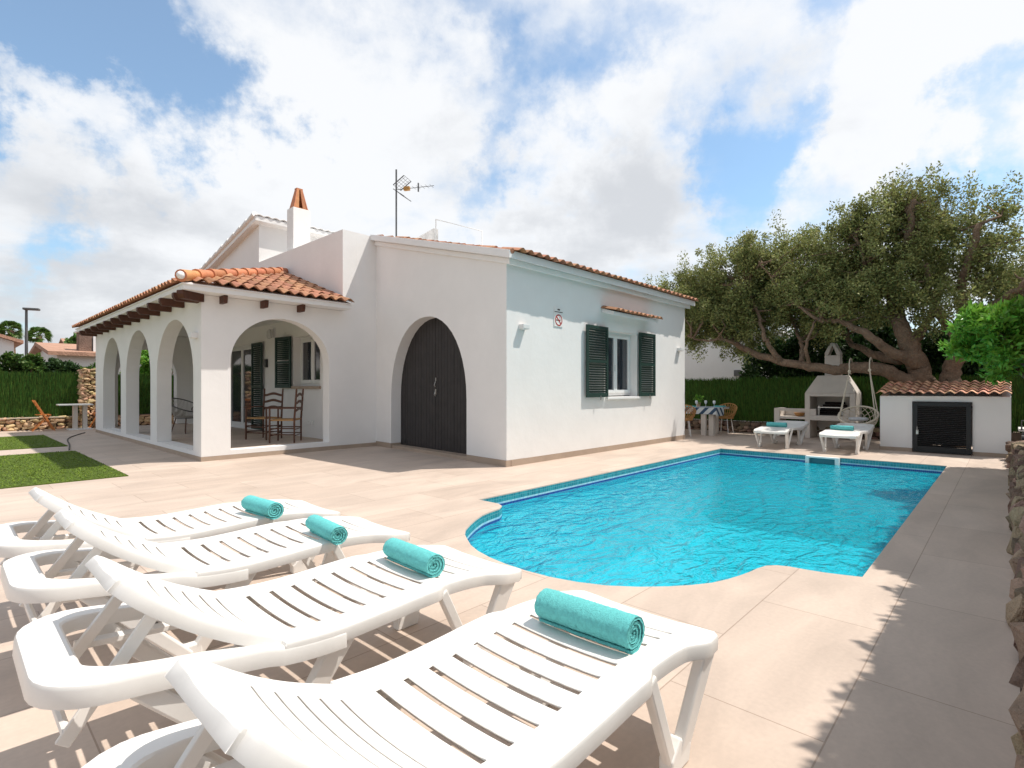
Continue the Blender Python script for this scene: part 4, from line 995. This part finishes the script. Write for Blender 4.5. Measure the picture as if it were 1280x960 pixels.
for y in (y0+.28,y1-.28): mb.bar((BX+.1,y,.56),(BX+.1,y,.78),.018,.018)
mb.build('grill', M_METAL, bq)
mb = MB().box((BX+.05,4.14,0),(BX+.6,4.27,.70)).box((BX+.05,y1,.44),(BX+.6,4.14,.50)).box((BX+.5,y1,.50),(BX+.6,4.14,.64)).box((BX+.05,y1,.64),(BX+.12,4.14,.70)); mb.build('side_counter', M_CONC, bq, bevel=.006)
o = MB().lathe([(.06,0),(.10,.03),(.13,.09),(.12,.09),(.09,.03)], (BX+.30,3.75,.50), 16).build('bowl', M_RATTAN, smooth=True, auto=40); tag(o, 'orange brown bowl on the counter left of the barbecue', 'bowl')

# ------------------------------------------------------------------ hanging chair
hc = empty('hanging_chair', (13.4,2.30,.62), 'round cream macrame hanging chair with cushion, hung from the tree limb', 'hanging chair')
c0 = Vector((13.35,2.32,.62)); mb = MB(); rimp = []
T1 = Vector((0,1,0)); T2 = Vector((-.86,0,-.50)); Nn = T1.cross(T2)                 # tilted ring
Nn = Nn if Nn.z < 0 else -Nn
for i in range(36): a = 2*math.pi*i/36; rimp.append(c0 + T1*.36*math.cos(a) + T2*.36*math.sin(a))
mb.tube(rimp, .020, 8, closed=True); mb.build('ring', M_ROPE, hc, smooth=True)
mb = MB()
def bowl(a, q): return c0 + (T1*math.cos(a) + T2*math.sin(a))*.36*math.cos(q*math.pi/2*.82) + Nn*.30*math.sin(q*math.pi/2)
for sgn in (-1,1):
    for k in range(16): a0 = 2*math.pi*k/16; mb.tube([bowl(a0 + sgn*q*1.25, q) for q in np.linspace(0,.95,8)], .0065, 5)
mb.tube([bowl(2*math.pi*i/20,.93) for i in range(20)], .008, 5, closed=True); mb.build('netting', M_ROPE, hc)
mb = MB().lathe([(.0,-.03),(.16,-.035),(.19,0),(.16,.035),(.0,.04)], (0,0,0), 18); mb.v = [tuple(c0 + Vector(v) + Nn*.10) for v in mb.v]; mb.build('cushion', mat('pale_grey_cushion',(.55,.55,.56),.9,noise=(20,.2)), hc, smooth=True)
mb = MB()
hookA, hookB = Vector((13.46,2.50,1.56)), Vector((13.46,2.13,1.58))
for hk, sy in ((hookA,1),(hookB,-1)):
    for t_ in (.85,-.85): mb.tube([hk, c0 + T1*sy*.33 + T2*.36*t_*.45], .011, 6)
    mb.tube([Vector((13.62+.175*math.cos(q), hk.y, 1.68+.175*math.sin(q))) for q in np.linspace(0,2*math.pi,18)[:-1]], .012, 6, closed=True); mb.lathe([(.02,-.03),(.035,0),(.02,.03)], hk, 8)
mb.build('rope', M_ROPE, hc)

# ------------------------------------------------------------------ dining set
dn = empty('dining_table', (13.5,5.55,0), 'pale outdoor dining table laid for a meal beside the house corner', 'table')
MB().box((13.15,5.30,.66),(14.05,6.9,.70)).build('tabletop', M_CONC, dn, bevel=.005)
for x, y in ((13.2,5.62),(13.95,5.62),(13.2,6.8),(13.95,6.8)): MB().box((x-.05,y-.06,0),(x+.05,y+.06,.66)).build('leg', M_CONC, dn, bevel=.004)
MB().box((13.2,5.38,0.0),(13.32,5.50,.66)).build('leg', M_CONC, dn)
M_STR = bpy.data.materials.new('striped_cloth'); M_STR.use_nodes = True; t = M_STR.node_tree; b = t.nodes['Principled BSDF']; b.inputs['Roughness'].default_value = .9
g = t.nodes.new('ShaderNodeNewGeometry'); wv_ = t.nodes.new('ShaderNodeTexWave'); wv_.bands_direction = 'DIAGONAL'; wv_.inputs['Scale'].default_value = 2.6; wv_.inputs['Distortion'].default_value = 0; t.links.new(g.outputs['Position'], wv_.inputs['Vector'])
cr = t.nodes.new('ShaderNodeValToRGB'); cr.color_ramp.interpolation = 'CONSTANT'; cr.color_ramp.elements[0].color = (.04,.08,.14,1); cr.color_ramp.elements[1].position = .4; cr.color_ramp.elements[1].color = (.62,.66,.68,1); t.links.new(wv_.outputs[0], cr.inputs[0]); t.links.new(cr.outputs[0], b.inputs['Base Color'])
o = MB().box((13.13,5.28,.70),(14.07,6.92,.706)).box((13.12,5.28,.54),(13.128,6.3,.706)).box((13.13,5.27,.50),(13.6,5.278,.706)).build('table_runner', M_STR); tag(o, 'dark blue and white striped cloth draped over the outdoor dining table', 'tablecloth')
def wicker(label, loc, rz):
    e = empty('wicker_chair', (0,0,0), label, 'chair', 'honey wicker chairs at the dining table')
    mb = MB()
    rim = [(.30*math.cos(a)-.02, .30*math.sin(a), .60 - .18*math.cos(a)) for a in np.linspace(R(40),R(320),22)]
    mb.tube(rim, .014, 8); bot = [(.22*math.cos(a), .22*math.sin(a), .42) for a in np.linspace(R(40),R(320),22)]
    for sgn in (0,1,-1):
        for i in range(22):
            j = i + sgn*2
            if 0 <= j < 22: mb.tube([rim[i], ((rim[i][0]+bot[j][0])/2*1.06, (rim[i][1]+bot[j][1])/2*1.06, (rim[i][2]+bot[j][2])/2), bot[j]], .006, 4)
    mb.build('backrest', M_RATTAN, e)
    MB().lathe([(.0,.39),(.22,.39),(.24,.41),(.22,.435),(.0,.43)], (0,0,0), 18).build('seat', M_RATTAN, e)
    for k in range(4): a = R(45+90*k); MB().tube([(.18*math.cos(a),.18*math.sin(a),.39),(.24*math.cos(a),.24*math.sin(a),0)], .012, 8).build('leg', M_SIGNW, e)
    e.location = loc; e.rotation_euler.z = R(rz)
wicker('honey wicker chair at the right side of the dining table, against the green screen', (14.28,5.52,0), 178)
wicker('honey wicker chair half hidden between the dining table and the house corner', (12.72,5.95,0), 30)
for k, (x, y, lb) in enumerate(((13.3,5.86,'stemmed wine glass nearest the house corner on the dining table'), (13.55,5.72,'stemmed wine glass in the middle of the dining table beside the plant'), (13.5,5.48,'stemmed wine glass at the right front of the dining table'))):
    o = MB().lathe([(.03,0),(.005,.01),(.005,.07),(.032,.10),(.036,.14),(.028,.17),(.026,.17),(.033,.14),(.0,.09)], (x,y,.708), 12).build('wine_glass', mat('clear_glass',(.7,.74,.76),.08,spec=.8), smooth=True); tag(o, lb, 'glass', 'glasses on the dining table')
for k, (x, y, lb) in enumerate(((13.30,6.02,'turquoise folded napkin at the left of the dining table'), (13.9,5.5,'turquoise folded napkin at the right of the dining table'))):
    o = MB().box((x-.10,y-.13,.708),(x+.10,y+.13,.735)).build('napkin', M_TOWEL, bevel=.008); tag(o, lb, 'napkin', 'turquoise napkins on the dining table')
e = empty('potted_plant', (13.75,6.0,.707), 'small leafy plant in a clay pot on the dining table', 'plant')
MB().lathe([(.04,0),(.06,.10),(.065,.11),(.05,.11)], (13.75,6.0,.707), 14).build('pot', M_CLAY, e, smooth=True, auto=40)
v, f_ = leaves([(13.75,6.0,.90)], [.10], 130, .06, .35); fast_mesh('leaves', v, f_, M_LEAFB, e)

# pool return fitting in the far wall
sk = empty('pool_skimmer', (10.57,2.37,-.06), 'white skimmer opening in the far edge of the pool', 'pool skimmer')
MB().box((10.47,2.10,-.03),(10.568,2.62,-.003)).build('lid', M_WALLD, sk, bevel=.003); MB().box((10.47,2.10,-.16),(10.568,2.16,-.031)).build('bracket', M_WALLD, sk); MB().box((10.47,2.56,-.16),(10.568,2.62,-.031)).build('bracket', M_WALLD, sk); MB().box((10.545,2.16,-.16),(10.566,2.56,-.031)).build('mouth', mat('skimmer_teal', (.05,.20,.24), .6), sk)  # the mouth is closed by a dark teal plate

# ------------------------------------------------------------------ trees and shrubs
random.seed(11)
def limb(mb, pts, r0, r1, n=12, wob=.04):
    """smooth tapering limb through points"""
    P = [Vector(p) for p in pts]; out_ = []
    for i in range(len(P)-1):
        a, b1, c, d = P[max(0,i-1)], P[i], P[i+1], P[min(len(P)-1,i+2)]
        for k in range(5):
            t_ = k/5; out_.append(.5*((2*b1) + (c-a)*t_ + (2*a-5*b1+4*c-d)*t_*t_ + (-a+3*b1-3*c+d)*t_**3) + Vector((random.gauss(0,wob),random.gauss(0,wob),random.gauss(0,wob)))*(.3 + .2*(i>0)))
    out_.append(P[-1]); m_ = len(out_); rs = [r0 + (r1-r0)*(i/(m_-1))**.8 + random.uniform(-.06,.06)*r0*(1-i/m_) for i in range(m_)]
    mb.tube(out_, rs, n); return out_
tr = empty('olive_tree', (14.1,1.45,0), 'huge old wild olive tree with gnarled limbs spreading over barbecue and shed', 'tree')
mb = MB(); nodes = []
def tat(x, y, X): return at(x, y, X + .75*(1 - sstep(370, 430, y)) if y < 430 else X)
T0 = Vector((14.1,1.42,0)); T0b = Vector((14.15,.75,0))
def L_(pts, r0, r1, **k): nodes.extend(limb(mb, pts, r0, r1, **k)[3:])
L_([T0, tat(1150,500,14.1), tat(1150,470,14.05), tat(1140,440,13.9), tat(1127,410,13.7), tat(1118,375,13.5), tat(1124,335,13.3), tat(1136,290,13.1), tat(1142,250,13)], .30, .05)
L_([tat(1150,480,14.05), tat(1130,474,13.9), tat(1095,461,13.7), tat(1062,460,13.6), tat(1040,462,13.55), tat(1005,457,13.55), tat(965,449,13.7), tat(930,436,13.9), tat(905,420,14.0), tat(885,405,14.1)], .17, .05, wob=.03)
L_([tat(1145,455,13.9), tat(1115,440,13.6), tat(1085,420,13.3), tat(1055,403,13.1), tat(1030,400,13)], .13, .04)
L_([tat(1125,450,13.9), tat(1090,442,14.3), tat(1060,425,14.7), tat(1045,400,15)], .12, .03)
L_([tat(1000,456,13.6), tat(1003,440,13.8), tat(1000,425,14), tat(990,400,14.2), tat(985,360,14.3)], .07, .025)
L_([tat(975,450,13.6), tat(962,432,13.5), tat(955,415,13.4), tat(945,385,13.3), tat(930,350,13.2)], .07, .025)
L_([tat(1012,458,13.6), tat(1008,430,13.2), tat(1020,400,12.9)], .05, .02)
L_([tat(930,436,13.9), tat(910,425,13.6), tat(880,425,13.4), tat(860,420,13.2)], .045, .015)
L_([T0b, tat(1190,490,14.1), tat(1186,470,14.1), tat(1200,440,14), tat(1205,410,13.8), tat(1202,375,13.5), tat(1210,330,13.2), tat(1225,280,13)], .24, .05)
L_([tat(1200,420,13.8), tat(1225,400,13.4), tat(1250,375,13), tat(1285,350,12.7)], .12, .04)
L_([tat(1200,430,13.9), tat(1180,400,13.5), tat(1165,370,13.2), tat(1160,330,13)], .10, .03)
L_([tat(1140,430,13.8), tat(1160,400,14.3), tat(1175,365,14.7), tat(1180,310,15)], .11, .03)
L_([tat(1121,375,13.5), tat(1100,360,13.2), tat(1080,330,13), tat(1070,290,12.8)], .07, .02)
L_([tat(1030,402,13), tat(1000,385,12.9), tat(975,360,12.9), tat(950,330,12.9)], .045, .015)
nodesA = np.array([tuple(p) for p in nodes])
# crown: clumps inside several uneven domes
def cl(n, px_, py_, X, rr_, seed):
    c = np.array(at(px_, py_, X+.7)); g_ = np.random.default_rng(seed); d = g_.normal(size=(n,3)); d /= np.linalg.norm(d,axis=1)[:,None]
    return c + d*(g_.random(n)**.42)[:,None]*np.array(rr_)
CL = np.concatenate([cl(120,930,372,13.9,(1.35,1.75,1.30),1), cl(60,868,385,13.6,(1.0,1.0,1.0),2), cl(50,1000,350,13.7,(1.2,1.1,1.15),3), cl(130,1150,318,13.2,(1.7,1.75,1.65),4), cl(130,1240,310,12.9,(1.6,1.3,1.6),5),
                     cl(50,1065,360,13.5,(1.2,.9,1.15),6), cl(22,1090,275,13.2,(.7,.7,.6),7), cl(16,1205,262,13.1,(.9,.8,.7),8), cl(30,1310,300,12.8,(1.5,1.0,1.6),9), cl(20,945,318,13.6,(.9,1.0,.5),10)])
# stay off the open space under the canopy, and above the roofs
def keepc(p):
    d_ = p[0]*CA + p[1]*SA; yy = 485 - (p[2]-EYE)/d_*665; xx = 640 + (p[0]*SA - p[1]*CA)/d_*665
    l_ = (p[2]-.3)/3.3; lx, ly = p[0]-1.4*l_, p[1]+1.08*l_
    if lx < (12.3 if ly < 2.2 else 11.7) and ly < 5.4: return False            # the far end of the pool lies in the sun
    m_ = (p[2]-1.2)/3.3
    if 12.1 < p[0]-1.4*m_ < 14.1 and -.2 < p[1]+1.08*m_ < 2.1 and random.random() < .5: return False   # the shed roof is dappled
    q_ = (5.55-p[1])/1.08
    if p[1] < 5.9 and p[0]-1.4*q_ < 12.5 and p[2]-3.3*q_ > -.6: return False   # so does the side wall of the house
    lim = 438 if xx < 940 else 416 if xx < 1190 else 392
    return yy < lim
CL = np.array([p for p in CL if keepc(p)])
# thin branches from the limbs to the clumps
for p in CL:
    d_ = np.linalg.norm(nodesA - p, axis=1); q = nodesA[np.argsort(d_)[random.randint(0,3)]]
    mid = (p+q)/2 + np.array([random.gauss(0,.12), random.gauss(0,.12), -.12*random.random()]); mb.tube([q, mid, p], [.028,.018,.007], 6)
# bare twigs poking out of the crown at its top right
for k in range(26):
    b_ = at(1165+random.uniform(-45,35), 262+random.uniform(-10,30), 13.9); mb.tube([b_, b_+Vector((random.gauss(0,.1),random.gauss(.0,.14),random.uniform(.15,.3))), b_+Vector((random.gauss(0,.2),random.gauss(-.1,.25),random.uniform(.35,.7)))], [.008,.005,.002], 5)
mb.build('trunk', M_BARK, tr, smooth=True)
g_ = np.random.default_rng(21)
sub = np.repeat(CL, 9, axis=0) + g_.normal(0, .21, (len(CL)*9, 3)); rad_ = g_.uniform(.07,.22,len(sub))
v1, f1 = leaves(sub, np.stack([rad_, rad_, rad_*1.25],1), 78, .062, .24)
fast_mesh('crown', v1, f1, M_OLIVE, tr)

def shrub(name, label, cat, base, cl_c, cl_r, per, size, m, group=None, trunk_r=.05, width=.3, nsub=5, trunk=True):
    e = empty(name, base, label, cat, group); cl_c = np.asarray(cl_c, float); cl_r = np.asarray(cl_r, float)
    s_ = np.repeat(cl_c, nsub, axis=0); rr_ = np.repeat(cl_r, nsub); s_ = s_ + rng.normal(0,1,s_.shape)*rr_[:,None]*.45
    v, f_ = leaves(s_, rr_*.62, per, size, width); fast_mesh('crown', v, f_, m, e)
    if trunk:
        mb = MB(); b_ = Vector(base)
        for c in cl_c[::max(1,len(cl_c)//10)]: c = Vector(c); mb.tube([b_, b_.lerp(c,.5)+Vector((random.gauss(0,.06),random.gauss(0,.06),0)), c], [trunk_r, trunk_r*.7, trunk_r*.25], 7)
        mb.build('trunk', M_BARK, e, smooth=True)
    return e
def dome(c, r, n, seed):
    g_ = np.random.default_rng(seed); d = g_.normal(size=(n,3)); d /= np.linalg.norm(d,axis=1)[:,None]; return np.array(c) + d*(g_.random(n)**.45)[:,None]*np.array(r)
# dark shrubs beyond the right-hand screen
for k, (y, h_, lb) in enumerate(((4.3,2.6,'dark evergreen bush beyond the screen, left of the barbecue chimney'), (2.3,3.1,'dark evergreen bush beyond the screen, behind the barbecue and the hanging chair ropes'), (.2,3.6,'dark evergreen bush beyond the screen, behind the shed roof'), (-1.8,3.9,'dark evergreen bush beyond the screen at the right picture edge'))):
    shrub('evergreen_bush', lb, 'bush', (16.4,y,0), dome((16.3,y,h_*.55),(.7,1.25,h_*.48),46,30+k), np.full(46,.42), 150, .10, M_LEAFD, 'dark bushes beyond the right screen')
# bright leafy branch reaching in at the right, and an unseen hedge added to shade the terrace
c_ = dome((9.0,.0,1.86),(.45,.36,.28),34,41)
shrub('pittosporum_tree', 'bright green round-leaved shrub reaching in from the right above the shed', 'tree', (9.2,-1.2,.1), np.concatenate([c_, dome((9.2,-1.0,2.4),(.8,.5,1.0),40,42)]), np.full(74,.19), 130, .085, M_LEAFB, trunk_r=.07, width=.2, nsub=4)
for k, (x0, x1, top, seed) in enumerate(((.3,3.2,2.95,51), (3.2,6.0,3.05,52), (6.3,9.0,3.95,53), (9.0,11.6,3.8,54))):
    n = 430; g_ = np.random.default_rng(seed); P = np.stack([g_.uniform(x0,x1,n), g_.uniform(-1.25,-.8,n), g_.uniform(1.8,top-.2,n)],1)
    P = np.concatenate([P, np.stack([np.linspace(x0-.25,x1+.25,260), g_.normal(-.82,.015,260), top-.16-.30*(g_.random(260)>.5)*g_.random(260)],1)]); n = len(P)  # top row of clumps shaped to give the added hedge's shadow a clean edge
    shrub('unseen_shade_hedge', ('unseen hedge bush added beside the camera to shade the terrace', 'unseen hedge bush added for shade along the middle of the rock border', 'taller unseen hedge bush added for shade level with the deep end of the pool', 'taller unseen hedge bush added for shade beside the shed')[k], 'hedge', ((x0+x1)/2,-1.0,.1), P, np.full(n,.20), 75, .075, M_LEAFH, 'unseen hedge bushes added to shade the right side')

# ------------------------------------------------------------------ neighbours
def gable_house(name, label, x0, x1, y0, y1, h_, ridge, axis, tile=M_TILE, open_=None):
    e = empty(name, ((x0+x1)/2,(y0+y1)/2,0), label, 'house', 'neighbouring houses')
    MB().box((x0,y0,0),(x1,y1,h_)).build('wall', M_WALL, e)
    mb = MB(); o_ = .3
    if axis == 'x': xm = (x0+x1)/2; pr = [(x0-o_,h_-.08),(xm,ridge),(x1+o_,h_-.08),(x1+o_,h_+.06),(xm,ridge+.15),(x0-o_,h_+.06)]; mb.prism(pr, (0,y0-o_,0), (1,0,0), (0,0,1), (0,y1-y0+2*o_,0)); gp = [(x0,h_),(x1,h_),(xm,ridge)]; g1 = MB().prism(gp,(0,y0,0),(1,0,0),(0,0,1),(0,y1-y0,0))
    else: ym_ = (y0+y1)/2; pr = [(y0-o_,h_-.08),(ym_,ridge),(y1+o_,h_-.08),(y1+o_,h_+.06),(ym_,ridge+.15),(y0-o_,h_+.06)]; mb.prism(pr, (x0-o_,0,0), (0,1,0), (0,0,1), (x1-x0+2*o_,0,0)); g1 = MB().prism([(y0,h_),(y1,h_),(ym_,ridge)],(x0,0,0),(0,1,0),(0,0,1),(x1-x0,0,0))
    mb.build('roof', tile, e); g1.build('gable', M_WALL, e); return e
M_TILEP = mat('pinkish_tile_roof', (.42,.24,.165), .85, noise=(3,.25), bump=(14,.6,.05), coord='w')
def nb_pt(x, y, Y0): t_ = (x-640)/665; d = Y0/(SA-CA*t_); return Vector((d*(CA+SA*t_), Y0, EYE-(y-485)/665*d))
h1 = gable_house('neighbour_house', 'low white neighbouring house with pinkish tiled roof at the left picture edge', -7.5, 2.3, 33, 42, 3.3, 4.9, 'x', M_TILEP)
MB().box((1.0,32.9,1.5),(1.6,32.99,2.9)).build('window', M_GREYM, h1)
h2 = gable_house('neighbour_house', 'neighbouring bungalow with long tiled eave and stone chimney beside the arcade', 3.0, 12, 26, 33, 2.5, 2.95, 'y', M_TILEP)
cm = MB().box((3.65,26.2,2.4),(4.05,26.7,3.35)).build('chimney', M_ROCKG, h2, bevel=.02); MB().box((3.60,26.15,3.35),(3.72,26.75,3.42)).box((4.1,26.2,2.4),(4.45,26.6,3.3)).build('chimney_cap', M_WALLD, cm)
gable_house('neighbour_house', 'distant house with red tiled roof between palm trees and bungalow', 7.5, 17, 55, 66, 3.7, 5.4, 'y', M_TILEP)
e = empty('neighbour_house', (20.5,9,0), 'plain white neighbouring wall beyond the screen behind the dining set', 'house', 'neighbouring houses')
MB().box((18.2,5.3,0),(23,14,2.95)).build('wall', M_WALL, e); MB().box((18.15,5.25,2.95),(23.05,14.05,3.05)).build('cornice', M_WALLD, e); MB().box((18.14,6.5,1.6),(18.198,6.7,1.8)).build('vent', M_IRON, e)
lp = empty('street_lamp', (2.47,30,0), 'dark street lamp on a tall pole above the neighbours at far left', 'street lamp')
MB().tube([(2.47,30,0),(2.47,30,4.45)], [.07,.045], 10).build('pole', M_IRON, lp); MB().obox((2.62,29.9,4.5),(.25,-.09,0),(.04,.11,0),(0,0,.045)).build('lamp_head', M_IRON, lp, bevel=.02)
def palm(label, base, h_, seed):
    e = empty('palm_tree', base, label, 'tree', 'fan palms behind the neighbouring roof'); b_ = Vector(base); g_ = random.Random(seed)
    MB().tube([b_, b_+Vector((.1,0,h_*.5)), b_+Vector((0,0,h_))], [.22,.17,.16], 10).build('trunk', M_BARK, e)
    c = b_+Vector((0,0,h_)); mb = MB()
    for k in range(34):
        a = g_.uniform(0,6.28); el = g_.uniform(-.7,1.3); d = Vector((math.cos(a)*math.cos(el), math.sin(a)*math.cos(el), math.sin(el))); hub = c + d*.34; mb.tube([c, hub], .012, 4)
        s_ = d.cross(Vector((0,0,1))).normalized(); u_ = s_.cross(d); ro = g_.uniform(-.9,.9); s_ = s_*math.cos(ro) + u_*math.sin(ro)
        for j in range(13):
            an = (j-6)/6*1.35; dd = d*math.cos(an) + s_*math.sin(an); q = hub + dd*.42 + Vector((0,0,-.10)); sd = (s_*math.cos(an)-d*math.sin(an))*.035
            mb.add([hub-sd*.3, hub+dd*.26-sd, q, hub+dd*.26+sd], [(0,1,2,3)])
    mb.build('crown', M_LEAFG, e, recalc=False)
palm('fan palm left of the street lamp behind the neighbouring roof', (3.0,45,0), 4.75, 1); palm('fan palm right of the street lamp behind the neighbouring roof', (4.3,45,0), 4.5, 2)
for k, (cx_, y_, zc, rr_, n, lb, mm) in enumerate(((1.75,22.6,1.85,(.5,.35,.38),28,'green garden shrub rising above the left screen under the street lamp',M_LEAFG),
        (2.7,22.8,1.8,(.5,.4,.3),22,'dark green shrub above the left screen beside the bungalow eave',M_LEAFD), (3.55,22.3,1.7,(.4,.3,.2),12,'small light shrub above the stone pillar',M_LEAFG),
        (.2,22.4,1.62,(1.0,.3,.22),22,'low shrub just above the left screen at the picture edge',M_LEAFG), (5.2,22.6,1.95,(1.0,.4,.65),36,'green shrub seen through the second side arch above the screen',M_LEAFB), (-.1,24.5,2.9,(.3,.4,.3),14,'dark shrub tip at the left picture edge',M_LEAFD))):
    shrub('garden_shrub', lb, 'bush', (cx_,y_,0), dome((cx_,y_,zc),rr_,n,60+k), np.full(n,.17), 60, .085, mm, 'shrubs above the left screen', width=.4, nsub=4)
shrub('garden_shrub', 'green tree crown between the distant red roof and the bungalow', 'bush', (7.2,50,0), dome((7.2,50,4.2),(1.3,1,.7),20,80), np.full(20,.4), 80, .25, M_LEAFG, 'shrubs above the left screen', width=.4)
# small unidentified object at the right edge, built as a guessed garden cart
e = empty('garden_cart', (13.6,-.28,.17), 'small garden cart behind the shed corner at the right edge', 'garden cart')
MB().box((13.2,-.52,.42),(13.8,-.16,.47)).build('tray', M_SIGNW, e, bevel=.01); MB().tube([(13.2,-.20,.27),(13.2,-.24,.27)], .10, 16).build('wheel', M_BLACK, e); MB().tube([(13.2,-.45,.45),(13.1,-.45,.62),(13.1,-.2,.62),(13.2,-.2,.45)], .012, 8).build('handle', M_IRON, e); MB().bar((13.75,-.4,.17),(13.75,-.4,.42),.03,.03).bar((13.2,-.22,.27),(13.25,-.22,.42),.03,.03).build('leg', M_IRON, e)
